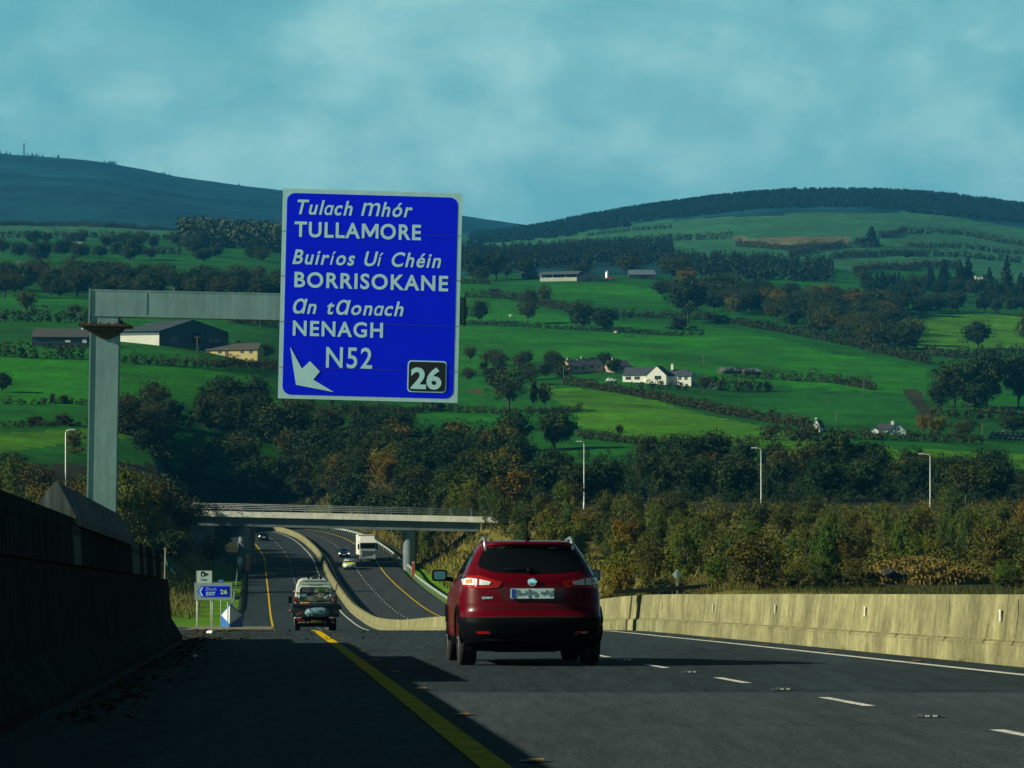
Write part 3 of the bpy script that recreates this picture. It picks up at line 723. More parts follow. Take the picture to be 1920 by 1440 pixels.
def camera_sign():
    D = 246.; k = D / F; b = P(383, 1145, D)
    e = empty('camera_sign', b, 0, 'white speed camera sign with black camera symbol behind the blue exit sign', 'road sign')
    def q(px, py): return ((px - 383) * k, (1145 - py) * k)
    x0, z0 = q(368, 1094 + 8); x1, z1 = q(398.5, 1069)
    m = MB(); m.extrude(rrect(x0, x1, z0, z1, .12), 0, .03); m.build('sign_rim', SIGNK, e)
    m = MB(); m.extrude(rrect(x0 + .05, x1 - .05, z0 + .05, z1 - .05, .09), -.006, -.0001); m.build('sign_face', mat('white_sign_face', (.55, .66, .62), .5, var=.05), e)
    m = MB()
    for a, bb_, c, d_ in ((376.5, 1073, 384.5, 1081), (378, 1071, 382, 1073.2), (385, 1074, 387.3, 1080)):
        u0, w0 = q(a, d_); u1, w1 = q(c, bb_); m.bb(u0, u1, -.016, -.0061, w0, w1)
    m.extrude([q(387.3, 1077), q(390, 1074), q(390, 1080)], -.016, -.0061)
    m.build('camera_symbol', SIGNK, e)
    m = MB(); c = q(380.5, 1077.5)
    m.extrude([(c[0] + .085 * math.cos(t), c[1] + .085 * math.sin(t)) for t in np.linspace(0, 6.283, 13)[:-1]], -.022, -.0161); m.build('symbol_lens', SIGNL, e)
    a = q(376.5, 1089); text('lettering', [('Crios', 1)], (a[0], -.014, a[1]), 12 * k, 4.4 * k, SIGNK, e, bold=.02)
    for px in (368.8, 395.5):
        x, _ = q(px, 0); m = MB(); m.tube([(x, .06, -1.5), (x, .06, z1 - .05)], .05, 8); m.build('post', POST, e)
camera_sign()
def small_blue_sign():
    D = 250.; k = D / F; b = P(414, 1140, D)
    e = empty('small_sign', b, 0, 'small blue sign showing just above the blue exit sign', 'road sign')
    m = MB(); m.bb(-5 * k, 5 * k, 0, .03, 47 * k, 53.2 * k); m.build('sign_face', mat('small_blue', (.05, .14, .60), .5), e)
    m = MB(); m.bb(-3 * k, -1 * k, -.012, -.001, 48.5 * k, 51.5 * k); m.bb(1 * k, 3 * k, -.012, -.001, 48.5 * k, 51.5 * k); m.build('sign_mark', mat('pale_blue', (.3, .42, .7), .5), e)
    m = MB(); m.tube([(0, .06, -1.5), (0, .06, 52 * k)], .04, 8); m.build('post', POST, e)
small_blue_sign()
def nose_marker():
    D = 238.; k = D / F; b = Vector(RP(0, D)); b.x = P(431.5, 0, D).x
    e = empty('nose_marker', b, 0, 'blue and white wedge shaped nose marker at the exit gore', 'marker')
    w, hh, top, dp = 20.5 * k, 23 * k, 43 * k, 1.5
    BL = mat('marker_blue', (.02, .13, .42), .45, var=.12, scale=2); WH = mat('marker_white', (.62, .66, .66), .5, var=.12, scale=3)
    # a wedge with its ridge towards the traffic, pointed at the top
    A, B, C = (-w, dp, 0), (0, -.35, 0), (w, dp, 0); A1, B1, C1 = (-w, dp, hh), (0, -.35, hh * .30), (w, dp, hh); T = (0, -.05, top); T2 = (0, dp, top * .98)
    m = MB(); m.add([A, B, C, A1, B1, C1, (0, dp, 0)], [[0, 1, 4, 3], [1, 2, 5, 4], [0, 3, 5, 2]]); m.build('base', BL, e)
    m = MB(); m.add([A1, B1, T, C1, T2], [[0, 1, 2], [1, 3, 2], [0, 2, 4], [2, 3, 4]]); m.build('top_panel', WH, e)
    m = MB(); 
    for p, q_ in ((A1, T), (C1, T)): m.tube([p, q_], .05, 6)
    m.tube([B, B1, T], .025, 6); m.build('edge_trim', BL, e)
nose_marker()
ORG = mat('orange_plastic', (.50, .09, .02), .5, var=.15, scale=2)
def marker_post(px, py, D, hpx, wpx, label):
    k = D / F; b = P(px, py, D); e = empty('marker_post', b, 0, label, 'marker post', 'orange marker posts by the bridge piers')
    m = MB(); m.bb(-wpx * k / 2, wpx * k / 2, -.08, .08, -.8, hpx * k * .82, 0, .02); m.build('post', ORG, e)
    m = MB(); m.bb(-wpx * k / 2 * .9, wpx * k / 2 * .9, -.07, .07, hpx * k * .82, hpx * k, 0, .02); m.build('reflective_cap', mat('cap_grey', (.45, .40, .36), .5), e)
marker_post(464.5, 1059, 402, 17, 7, 'orange marker post at the foot of the left bridge pier')
marker_post(775, 1071, 385, 18, 6, 'orange marker post with grey top by the right bridge pier')
def pier_sign():
    D = 404.; k = D / F; b = P(449.5, 1060, D); e = empty('round_marker', b, 0, 'weathered white rounded plate in front of the left bridge pier', 'marker')
    m = MB(); m.extrude([(5 * k * math.cos(t), 8 * k + 8.5 * k * math.sin(t)) for t in np.linspace(0, 6.283, 17)[:-1]], 0, .06); m.build('plate', mat('weathered_white', (.48, .55, .50), .8, var=.35, scale=3), e)
    m = MB(); m.tube([(0, .1, -1), (0, .1, 12 * k)], .06, 8); m.build('post', POST, e)
pier_sign()
def diamond():
    D = 208.; k = D / F; b = P(1269.5, 1094, D); e = empty('diamond_sign', b, 0, 'back of a grey diamond road sign on a post in the right verge', 'road sign')
    m = MB(); m.extrude([(0, 7 * k), (10 * k, 17 * k), (0, 27 * k), (-9.5 * k, 17 * k)], .0, .025); m.build('sign_plate', mat('sign_back', (.36, .50, .46), .5, var=.1), e)
    m = MB(); m.bb(-.07, .07, -.07, -.001, -1, 25 * k); m.build('post', mat('dull_post', (.20, .22, .17), .6), e)
diamond()

def lamp(px, ptop, D, arm, label, h=None, thin=1.):
    """street lamp whose head is seen at (px, ptop)"""
    x = (px - 960) / F * D; zt = P(px, ptop, D).z; zg = gz(x, D) - .3
    e = empty('street_lamp', (x, D, zg), 0, label, 'street lamp', 'street lamps on the slip road'); H = zt - zg
    k = D / F
    m = MB(); r = .085 * thin
    m.tube([(0, 0, 0), (0, 0, 1.4), (0, 0, 1.41), (0, 0, H - .35), (arm * .12, 0, H - .08), (arm * .8, 0, H)], [r * 1.6, r * 1.6, r, r * .8, r * .7, r * .6], 10); m.build('pole', mat('lamp_pole', (.62, .66, .62), .45, var=.1), e)
    m = MB(); m.box((arm * 1.0, 0, H + .02), (.95, .34, .16), 0, bevel=.05); hd = m.build('lamp_head', mat('lamp_head', (.66, .70, .66), .4), e)
    m = MB(); m.box((arm * 1.05, 0, H - .085), (.6, .26, .05), 0, bevel=.02); m.build('lens', mat('lamp_lens', (.5, .55, .55), .2), hd)
lamp(1095, 828, 440, -.75, 'tall street lamp rising from the thicket just right of the red car')
lamp(1427, 840, 445, -1.0, 'middle tall street lamp, its arm to the left, against the dark trees')
lamp(1744, 851, 440, -1.3, 'tall street lamp nearest the right edge of the thicket')
lamp(123, 806, 400, .9, 'tall street lamp left of the gantry post, its arm to the right')
lamp(1565, 892, 620, 1.0, 'dim grey street lamp set back among the dark trees')
lamp(1305, 880, 640, .6, 'faint grey street lamp in front of the dark oak clump')
lamp(1876, 894, 600, .9, 'small pale street lamp far along the slip road beside dark shrubs')
# ------------------------------------------------------------------ cars: a body of stacked plan outlines, parts laid on its surface
def car_shell(sl, nz=64, na=120, kr=.55, kf=.9, er=3.6, ef=3.0, bow=.10):
    zs_, hw_, yr_, yf_ = (np.array(c, float) for c in zip(*sl))
    zz = np.interp(np.linspace(0, 1, nz), np.linspace(0, 1, len(zs_)), zs_)
    z = np.unique(np.concatenate([np.linspace(zs_[0], zs_[-1], nz - 14), zs_, zs_[-1] - (zs_[-1] - zs_[-4]) * np.linspace(0, 1, 14) ** 2]))
    hw, yr, yf = interp(z, zs_, hw_), interp(z, zs_, yr_), interp(z, zs_, yf_)
    t = np.linspace(0, 2 * np.pi, na, endpoint=False) + np.pi / na
    c, s = np.cos(t), np.sin(t)
    V = []
    for i in range(len(z)):
        Lr, Lf = min(kr, (yf[i] - yr[i]) * .35), min(kf, (yf[i] - yr[i]) * .45)
        e = np.where(s < 0, er, ef)
        x = hw[i] * np.sign(c) * np.abs(c) ** (2 / e)
        y = np.where(s < 0, yr[i] + Lr - Lr * np.abs(s) ** (2 / e) + bow * (x / max(hw[i], .3)) ** 2 * .6, yf[i] - Lf + Lf * np.abs(s) ** (2 / e) - bow * 1.3 * (x / max(hw[i], .3)) ** 2)
        # the straight flank between the two ends is filled by the ring itself
        V += [(float(a), float(b), float(z[i])) for a, b in zip(x, y)]
    n = na; Fs = [[i * n + k, i * n + (k + 1) % n, (i + 1) * n + (k + 1) % n, (i + 1) * n + k] for i in range(len(z) - 1) for k in range(n)]
    top = (len(z) - 1) * n
    V.append((0, float((yr[-1] + yf[-1]) / 2), float(z[-1]) + .002)); a = len(V) - 1
    Fs += [[top + k, top + (k + 1) % n, a] for k in range(n)]; Fs.append(list(range(n))[::-1])
    return V, Fs
def smooth_poly(poly, n=6):
    """rounded version of a polygon (Catmull-Rom through its points)"""
    out = []; m = len(poly)
    for i in range(m):
        p0, p1, p2, p3 = (Vector(poly[(i + j) % m]) for j in (-1, 0, 1, 2))
        for k in range(n):
            t = k / n; out.append(tuple(.5 * ((2 * p1) + (p2 - p0) * t + (2 * p0 - 5 * p1 + 4 * p2 - p3) * t * t + (3 * p1 - p0 - 3 * p2 + p3) * t ** 3)))
    return out
class Skin:
    """lays outlines on a body: view 'rear' (x,z), 'front' (x,z), 'left'/'right' (y,z), 'top' (x,y)"""
    DIR = {'rear': ((0, -3, 0), (0, 1, 0)), 'front': ((0, 9, 0), (0, -1, 0)), 'left': ((-4, 0, 0), (1, 0, 0)), 'right': ((4, 0, 0), (-1, 0, 0)), 'top': ((0, 0, 4), (0, 0, -1))}
    def __init__(s, V, Fs): s.b = BVHTree.FromPolygons(V, Fs)
    def at(s, view, a, b):
        o, d = s.DIR[view]; d = Vector(d)
        p = Vector((a, o[1], b)) if view in ('rear', 'front') else Vector((o[0], a, b)) if view in ('left', 'right') else Vector((a, b, o[2]))
        h, n, _, _ = s.b.ray_cast(p, d)
        return (h, n) if h else (None, None)
    def patch(s, view, poly, off=.004, grid=.06, depth=.012):
        """mesh of the outline lying on the body, raised by off"""
        xs = [p[0] for p in poly]; ys = [p[1] for p in poly]
        bd = []
        for i, p in enumerate(poly):
            q = poly[(i + 1) % len(poly)]; L = math.hypot(q[0] - p[0], q[1] - p[1]); n = max(1, int(L / grid))
            bd += [(p[0] + (q[0] - p[0]) * k / n, p[1] + (q[1] - p[1]) * k / n) for k in range(n)]
        pts = [Vector(p) for p in bd]; nb = len(pts)
        gx = np.arange(min(xs) + grid / 2, max(xs), grid); gy = np.arange(min(ys) + grid / 2, max(ys), grid)
        P_ = np.array(poly)
        for x in gx:
            for y in gy:
                if inside(poly, np.array(x), np.array(y)):
                    dmin = min((x - p.x) ** 2 + (y - p.y) ** 2 for p in pts[:nb])
                    if dmin > (grid * .4) ** 2: pts.append(Vector((x, y)))
        vo, _, fo, _, _, _ = delaunay_2d_cdt(pts, [(i, (i + 1) % nb) for i in range(nb)], [], 1, 1e-6)
        V = []; ok = []; d = Vector(s.DIR[view][1])
        for p in vo:
            h, n = s.at(view, p.x, p.y)
            if h is None: ok.append(False); V.append((0, 0, 0))
            else:
                if n.dot(d) > 0: n = -n
                ok.append(True); V.append(tuple(h + n * off))
        fs = [list(f) for f in fo if all(ok[i] for i in f)]
        edge = {}
        for f in fs:
            for i in range(len(f)): edge[(f[i], f[(i + 1) % len(f)])] = 1
        n0 = len(V); V2 = [tuple(Vector(v) + d * depth) for v in V]
        side = [[a, b, b + n0, a + n0] for (a, b) in edge if (b, a) not in edge]
        return V + V2, fs + side
    def build(s, name, view, poly, m, parent, **kw):
        V, fs = s.patch(view, poly, **kw); mb = MB(); mb.add(V, fs, 0, False); return mb.build(name, m, parent)
    def line(s, view, pts, w, off=.003):
        """thin strip along a polyline on the body"""
        V = []; fs = []
        dense = []
        for a, b in zip(pts, pts[1:]):
            L = math.hypot(b[0] - a[0], b[1] - a[1]); n = max(1, int(L / .05)); dense += [(a[0] + (b[0] - a[0]) * k / n, a[1] + (b[1] - a[1]) * k / n) for k in range(n)]
        dense.append(pts[-1])
        for i, p in enumerate(dense):
            q0, q1 = dense[max(0, i - 1)], dense[min(len(dense) - 1, i + 1)]; t = Vector((q1[0] - q0[0], q1[1] - q0[1])).normalized(); nn = Vector((-t.y, t.x)) * w / 2
            for sg in (-1, 1):
                h, n = s.at(view, p[0] + nn.x * sg, p[1] + nn.y * sg)
                if h is None: h, n = s.at(view, p[0], p[1])
                if h is None: h, n = Vector((0, 0, .5)), Vector((0, 0, 0))
                if n.dot(Vector(s.DIR[view][1])) > 0: n = -n
                V.append(tuple(h + n * off))
        for i in range(len(dense) - 1): fs.append([2 * i, 2 * i + 1, 2 * i + 3, 2 * i + 2])
        return V, fs
TYRE = mat('tyre_rubber', (.012, .012, .013), .85, var=.3, scale=8)
RIM = mat('alloy_rim', (.22, .23, .24), .4, metal=.7, var=.1)
BLACKP = mat('black_plastic', (.003, .004, .005), .5, var=.15, scale=6, spec=.03)
GLASSD = mat('tinted_glass', (.004, .005, .006), .06, var=.1, spec=.35)
CHROME = mat('chrome', (.75, .78, .80), .12, metal=1., var=.05)
REDL = mat('red_lens', (.30, .008, .010), .12, var=.1, spec=.7, coat=1.)
CLEARL = mat('clear_lens', (.62, .66, .70), .1, var=.12, scale=14, spec=.8, coat=1.)
LITL = mat('headlamp_glass', (.75, .78, .80), .15, var=.1, coat=1.)
def wheel(parent, x, y, r, w, side):
    e = empty('wheel', (x, y, r)); e.parent = parent
    m = MB(); h = w / 2
    m.lathe([(r * .62, -h), (r * .9, -h), (r * .985, -h * .8), (r, -h * .45), (r, -h * .22), (r - .012, -h * .2), (r - .012, -h * .12), (r, -h * .1), (r, h * .1), (r - .012, h * .12), (r - .012, h * .2), (r, h * .22),
             (r, h * .45), (r * .985, h * .8), (r * .9, h), (r * .62, h)], 40, 'x'); m.build('tyre', TYRE, e)
    m = MB(); m.lathe([(r * .66, -h * .8 * side), (r * .64, h * .85 * side), (r * .58, h * .8 * side), (r * .5, h * .45 * side), (.001, h * .4 * side)], 30, 'x')
    for k in range(5):
        a = 2 * math.pi * k / 5; m.tube([(h * .62 * side, .05 * math.cos(a), .05 * math.sin(a)), (h * .75 * side, r * .6 * math.cos(a), r * .6 * math.sin(a))], [.045, .03], 6)
    m.build('rim', RIM, e); return e
SUV = [(.18, .74, .36, 3.95), (.22, .80, .20, 4.12), (.27, .86, .09, 4.26), (.36, .893, .03, 4.35), (.48, .902, .0, 4.38), (.575, .903, .0, 4.38), (.625, .902, .035, 4.37), (.68, .900, .075, 4.36), (.80, .900, .105, 4.30),
       (.92, .893, .125, 4.12), (1.0, .880, .135, 3.75), (1.06, .862, .15, 3.35), (1.12, .842, .18, 3.12), (1.18, .818, .235, 2.97), (1.26, .785, .315, 2.78), (1.35, .740, .39, 2.55), (1.44, .688, .455, 2.28),
       (1.50, .645, .475, 2.05), (1.535, .612, .44, 1.9), (1.56, .575, .47, 1.75), (1.58, .50, .62, 1.6), (1.592, .36, .85, 1.4), (1.597, .15, 1.0, 1.25)]
LOW = [(.17, .70, .34, 3.7), (.22, .78, .16, 3.95), (.32, .845, .04, 4.12), (.45, .865, .0, 4.2), (.58, .868, .01, 4.2), (.72, .865, .05, 4.16), (.84, .855, .08, 4.02), (.92, .835, .10, 3.6), (.98, .815, .13, 3.25), (1.06, .785, .22, 3.0),
       (1.15, .745, .33, 2.75), (1.25, .70, .45, 2.5), (1.34, .645, .56, 2.2), (1.40, .59, .66, 1.95), (1.44, .51, .85, 1.7), (1.458, .36, 1.0, 1.55), (1.463, .15, 1.1, 1.35)]
def arches(V, Fs, ys, r, hw):
    """drop the flank faces inside the wheel openings"""
    keep = []
    for f in Fs:
        c = [sum(V[i][k] for i in f) / len(f) for k in range(3)]
        if abs(c[0]) > hw - .28 and any((c[1] - y) ** 2 + (c[2] - r) ** 2 < (r + .065) ** 2 for y in ys) and c[2] < r * 2.1: continue
        keep.append(f)
    return keep
def split_mesh(V, Fs, test):
    a = [f for f in Fs if test([sum(V[i][k] for i in f) / len(f) for k in range(3)])]; s = set(map(id, a)); b = [f for f in Fs if id(f) not in s]
    def pack(fs):
        ids = sorted({i for f in fs for i in f}); mp = {i: k for k, i in enumerate(ids)}; return [V[i] for i in ids], [[mp[i] for i in f] for f in fs]
    return pack(a), pack(b)
def shell_obj(name, V, Fs, m, parent, smooth=True):
    mb = MB(); mb.add(V, Fs, 0, smooth); return mb.build(name, m, parent)

def red_suv():
    d0 = 36.3; x0 = P(1000, 0, d0).x; hd = math.atan2(-.0845, 1)
    e = empty('suv', (x0, d0, float(rz(d0)) + .005), -hd, 'dark red SUV seen from behind in the left lane', 'car')
    e.rotation_euler = (math.atan(-.0335), 0, R(4.3))
    V, Fs = car_shell(SUV); sk = Skin(V, Fs)
    Fs = arches(V, Fs, (.80, 3.42), .345, .90)
    (bv, bf), (rv, rf) = split_mesh(V, Fs, lambda c: c[2] < .605 and c[1] < .42)
    (cv, cf), (mv, mf) = split_mesh(rv, rf, lambda c: c[2] < .36)
    PAINT = mat('red_car_paint', (.085, .0004, .005), .30, metal=.0, var=.06, scale=1.5, coat=.28, spec=.15)
    body = shell_obj('body', mv, mf, PAINT, e)
    bp = shell_obj('bumper', bv, bf, BLACKP, e); shell_obj('side_cladding', cv, cf, BLACKP, e)
    def mir(p): return [(-a, b) for a, b in p][::-1]
    # rear glass and its dark interior
    gl = smooth_poly([(-.53, 1.495), (-.30, 1.508), (0, 1.512), (.30, 1.508), (.53, 1.495), (.60, 1.42), (.655, 1.285), (.63, 1.235), (.52, 1.19), (.36, 1.165), (0, 1.155), (-.36, 1.165), (-.52, 1.19), (-.63, 1.235), (-.655, 1.285), (-.60, 1.42)], 3)
    g = sk.build('rear_window', 'rear', gl, GLASSD, e, off=.006, grid=.07)
    wp = MB(); h0, _ = sk.at('rear', -.02, 1.19); h1, _ = sk.at('rear', -.34, 1.215)
    wp.tube([h0 + Vector((0, -.03, 0)), h1 + Vector((0, -.03, 0))], .012, 6); wp.lathe([(.001, -.05), (.04, -.05), (.045, .02)], 12, 'y', tuple(h0 + Vector((0, 0, 0)))); wp.build('wiper', BLACKP, g)
    # side windows
    for vw in ('left', 'right'):
        sk.build('side_window', vw, [(.62, 1.28), (.80, 1.42), (1.15, 1.475), (1.72, 1.48), (1.72, 1.16), (.95, 1.17)], GLASSD, e, off=.005, grid=.12)
        sk.build('side_window', vw, [(1.78, 1.48), (2.1, 1.455), (2.62, 1.22), (2.72, 1.14), (1.78, 1.15)], GLASSD, e, off=.005, grid=.12)
        V2, f2 = sk.line(vw, [(.55, 1.13), (1.2, 1.115), (2.8, 1.09)], .03, .006); mb = MB(); mb.add(V2, f2); mb.build('window_trim', CHROME, e)
    sk.build('windscreen', 'front', smooth_poly([(-.60, 1.46), (0, 1.5), (.60, 1.46), (.76, 1.14), (0, 1.10), (-.76, 1.14)], 3), GLASSD, e, off=.005, grid=.12)
    for sg in (1, -1):
        f = (lambda p: p) if sg == 1 else mir
        # lamp seen on the left of the picture is x < 0
        out = f([(-.852, 1.105), (-.80, 1.128), (-.66, 1.130), (-.52, 1.09), (-.375, 1.045), (-.42, .985), (-.55, .970), (-.70, .972), (-.835, .985), (-.868, 1.03)])
        tl = sk.build('tail_lamp', 'rear', out, REDL, e, off=.012, grid=.05, depth=.03)
        cl = f([(-.848, 1.085), (-.79, 1.098), (-.66, 1.083), (-.51, 1.048), (-.535, 1.012), (-.66, 1.008), (-.84, 1.015)])
        sk.build('clear_lens', 'rear', cl, CLEARL, tl, off=.020, grid=.05)
        bar = f([(-.672, 1.10), (-.655, 1.10), (-.66, 1.0), (-.677, 1.0)]); sk.build('lens_divider', 'rear', bar, REDL, tl, off=.025, grid=.05)
        am = f([(-.80, 1.075), (-.74, 1.08), (-.745, 1.025), (-.80, 1.03)]); sk.build('indicator_lens', 'rear', am, mat('amber_lens', (.6, .32, .10), .15, coat=1.), tl, off=.024, grid=.05)
        rr = f([(-.70, .435), (-.535, .435), (-.555, .405), (-.69, .405)]); sk.build('reflector', 'rear', rr, REDL, e, off=.008, grid=.06)
        ch = f([(-.505, .418), (-.522, .415), (-.56, .39), (-.545, .39)]); sk.build('reflector_trim', 'rear', ch, CHROME, e, off=.01, grid=.05)
    # tailgate gap, creases, licence-plate recess
    gap = MB()
    left = [(-.655, 1.26), (-.675, 1.12), (-.668, .98), (-.64, .79), (-.60, .725), (-.54, .712), (0, .71)]
    for pts in (left, [(-a, b) for a, b in left][::-1]): gap.add(*sk.line('rear', pts, .010, .002))
    gap.add(*sk.line('rear', [(-.86, .60), (-.4, .612), (0, .614), (.4, .612), (.86, .60)], .012, .002))
    gap.add(*sk.line('rear', [(-.6, .33), (-.3, .325), (.3, .325), (.6, .33)], .014, .002))
    gap.build('panel_gap', mat('panel_gap', (.004, .002, .002), .9), e)
    rec = sk.build('plate_recess', 'rear', [(-.40, .975), (.40, .975), (.42, .93), (.36, .815), (-.36, .815), (-.42, .93)], mat('recess_red', (.05, .001, .003), .4, coat=.1), e, off=.003, grid=.08)
    h, _ = sk.at('rear', 0, .9); yp = h.y - .035
    pl = MB(); pl.extrude(rrect(-.272, .272, .843, .969, .015, 3), yp, yp + .03); p_ = pl.build('number_plate', mat('plate_white', (.62, .80, .84), .4, var=.06), e)
    b = MB(); b.extrude(rrect(-.264, -.215, .851, .961, .01, 3), yp - .004, yp - .001); b.build('plate_band', mat('plate_blue', (.02, .07, .55), .4), p_)
    rnd = random.Random(11); mk_ = MB()
    for (xa, xb) in ((-.19, -.085), (-.02, .055), (.10, .235)):       # the characters are blurred beyond reading in the photograph
        x = xa
        while x < xb:
            w = rnd.uniform(.012, .03); z0 = rnd.uniform(.862, .90); z1 = rnd.uniform(.91, .955); mk_.bb(x, x + w, yp - .004, yp - .001, z0, z1); x += w + rnd.uniform(.006, .018)
    mk_.bb(-.055, -.03, yp - .004, yp - .001, .852, .96)
    mk_.build('plate_marks', mat('plate_smudge', (.16, .24, .26), .5), p_)
    h, n = sk.at('rear', 0, 1.052); em = MB()
    ring = [(math.cos(t) * .052, math.sin(t) * .046) for t in np.linspace(0, 2 * math.pi, 25)]
    em.tube([(a, h.y - .018, 1.052 + b) for a, b in ring], .0085, 8); em.bb(-.062, .062, h.y - .028, h.y - .010, 1.042, 1.062, 0, .003); em.lathe([(.043, -.012), (.001, -.014)], 20, 'y', (0, h.y, 1.052))
    em.build('emblem', CHROME, e)
    h, n = sk.at('rear', -.55, .855); text('model_lettering', [('QASHQAI', 1)], (-.635, h.y - .012, .842), .205, .026, CHROME, e, bold=.02)
    # roof
    for sg in (-1, 1):
        r_ = MB(); pts = []
        for y, dz in ((.60, .0), (.70, .035), (.95, .05), (1.5, .05), (2.0, .045), (2.25, 0)):
            hh, _ = sk.at('top', sg * .555, y); pts.append((sg * .555, y, (hh.z if hh else 1.5) + dz))
        r_.tube(pts, [.022, .026, .024, .024, .024, .018], 8); r_.build('roof_rail', mat('rail_silver', (.42, .45, .47), .35, metal=.8, var=.05), e)
    an = MB(); an.lathe([(.035, 1.575), (.028, 1.60), (.012, 1.64)], 12, 'z', (-.02, .66, 0)); an.tube([(-.02, .66, 1.62), (-.03, .50, 1.88)], [.006, .004], 6); an.build('aerial', BLACKP, e)
    sp = MB(); sp.add(*sk.line('rear', [(-.16, 1.532), (.16, 1.532)], .014, .006)); sp.build('brake_light_strip', REDL, e)
    sb = MB()
    for sg in (-1, 1): sb.extrude([(sg * .545, 1.50), (sg * .575, 1.53), (sg * .66, 1.28), (sg * .645, 1.27)], .40, .47)
    # mirrors
    for sg in (-1, 1):
        m = MB(); m.box((sg * 1.035, 2.72, 1.16), (.205, .13, .155), 0, bevel=.045); m.tube([(sg * .85, 2.74, 1.10), (sg * .95, 2.74, 1.12)], .03, 8); mo = m.build('wing_mirror', BLACKP if sg < 0 else mat('mirror_blue_black', (.012, .018, .035), .3), e)
        m = MB(); m.extrude(rrect(sg * 1.035 - .078, sg * 1.035 + .078, 1.105, 1.215, .03, 4), 2.648, 2.655); m.build('mirror_glass', mat('mirror', (.07, .10, .11), .08, metal=1., var=.02) if sg < 0 else mat('dark_mirror', (.02, .03, .05), .2, var=.02), mo)
    for y in (.80, 3.42):
        for sg in (-1, 1): wheel(e, sg * .785, y, .345, .225, sg)
        am = MB()
        for sg in (-1, 1):
            pts = []
            for t in np.linspace(R(-8), R(188), 22):
                yy, zz = y + .405 * math.cos(t), .345 + .405 * math.sin(t); hh, _ = sk.at('left' if sg < 0 else 'right', yy, max(zz, .3)); pts.append(((hh.x if hh else sg * .9), yy, zz))
            am.tube(pts, .028, 6)
        am.build('arch_trim', BLACKP, e)
    un = MB(); un.bb(-.70, .70, .35, 4.1, .26, .42); un.lathe([(.001, .25), (.05, .25), (.05, .7)], 12, 'y', (-.45, 0, .22)); un.bb(-.42, .30, .30, .5, .17, .26); un.build('underbody', BLACKP, e)
red_suv()

def road_car(name, label, cat, x, y, z, heading, paint, sl=LOW, scale=1., extras=None, detail=True, group=None):
    """a car facing +y locally"""
    e = empty(name, (x, y, z), heading, label, cat, group)
    V, Fs = car_shell(sl, nz=34, na=64); V = [(a * scale, b * scale, c * scale) for a, b, c in V]; sk = Skin(V, Fs); s = scale; L = max(v[1] for v in V); H = max(v[2] for v in V)
    Fs = arches(V, Fs, (.78 * s, L - .92 * s), .32 * s, .86 * s)
    shell_obj('body', V, Fs, paint, e)
    hs = lambda f: H * f
    sk.build('windscreen', 'front', [(-.56 * s, hs(.93)), (.56 * s, hs(.93)), (.72 * s, hs(.70)), (-.72 * s, hs(.70))], GLASSD, e, off=.01, grid=.2)
    sk.build('rear_window', 'rear', [(-.54 * s, hs(.93)), (.54 * s, hs(.93)), (.66 * s, hs(.73)), (-.66 * s, hs(.73))], GLASSD, e, off=.01, grid=.2)
    for vw in ('left', 'right'):
        sk.build('side_window', vw, [(L * .17, hs(.75)), (L * .25, hs(.9)), (L * .42, hs(.92)), (L * .42, hs(.71))], GLASSD, e, off=.01, grid=.2)
        sk.build('side_window', vw, [(L * .44, hs(.92)), (L * .50, hs(.91)), (L * .66, hs(.72)), (L * .44, hs(.71))], GLASSD, e, off=.01, grid=.2)
    for sg in (-1, 1):
        sk.build('headlamp', 'front', [(sg * .52 * s, .60 * s), (sg * .80 * s, .66 * s), (sg * .80 * s, .74 * s), (sg * .54 * s, .68 * s)], LITL, e, off=.012, grid=.1)
        sk.build('tail_lamp', 'rear', [(sg * .56 * s, .72 * s), (sg * .82 * s, .72 * s), (sg * .80 * s, .90 * s), (sg * .66 * s, .90 * s)], REDL, e, off=.012, grid=.1)
        m = MB(); m.box((sg * .96 * s, L * .64, .98 * s), (.2 * s, .12 * s, .14 * s), 0, bevel=.03); m.build('wing_mirror', BLACKP, e)
    sk.build('grille', 'front', [(-.42 * s, .42 * s), (.42 * s, .42 * s), (.46 * s, .60 * s), (-.46 * s, .60 * s)], BLACKP, e, off=.008, grid=.15)
    sk.build('number_plate', 'front', [(-.26 * s, .46 * s), (.26 * s, .46 * s), (.26 * s, .57 * s), (-.26 * s, .57 * s)], mat('far_plate', (.6, .62, .6), .5), e, off=.02, grid=.15)
    sk.build('number_plate', 'rear', [(-.26 * s, .60 * s), (.26 * s, .60 * s), (.26 * s, .70 * s), (-.26 * s, .70 * s)], mat('far_plate', (.6, .62, .6), .5), e, off=.02, grid=.15)
    for yy in (.78 * s, L - .92 * s):
        for sg in (-1, 1): wheel(e, sg * .76 * s, yy, .32 * s, .2 * s, sg)
    un = MB(); un.bb(-.62 * s, .62 * s, .3 * s, L - .3 * s, .2 * s, .34 * s); un.build('underbody', BLACKP, e)
    if extras: extras(e, sk, s, L, H)
    return e
DARKPAINT = mat('dark_grey_paint', (.016, .020, .024), .25, metal=.3, var=.05, coat=1.)
BLUEBLK = mat('blue_black_paint', (.010, .016, .026), .22, metal=.3, var=.05, coat=1.)
WHITEP = mat('white_car_paint', (.66, .69, .66), .3, var=.04, coat=.8)
def on_road(u, d): return RP(u, d, .01)
def far_heading(d): return math.atan2(float(rx(d) - rx(d + 8)), 8)
p = on_road(1.85, 486); road_car('car', 'dark grey car driving away in the left carriageway beyond the bridge shadow', 'car', *p, far_heading(486), DARKPAINT, scale=1.03)
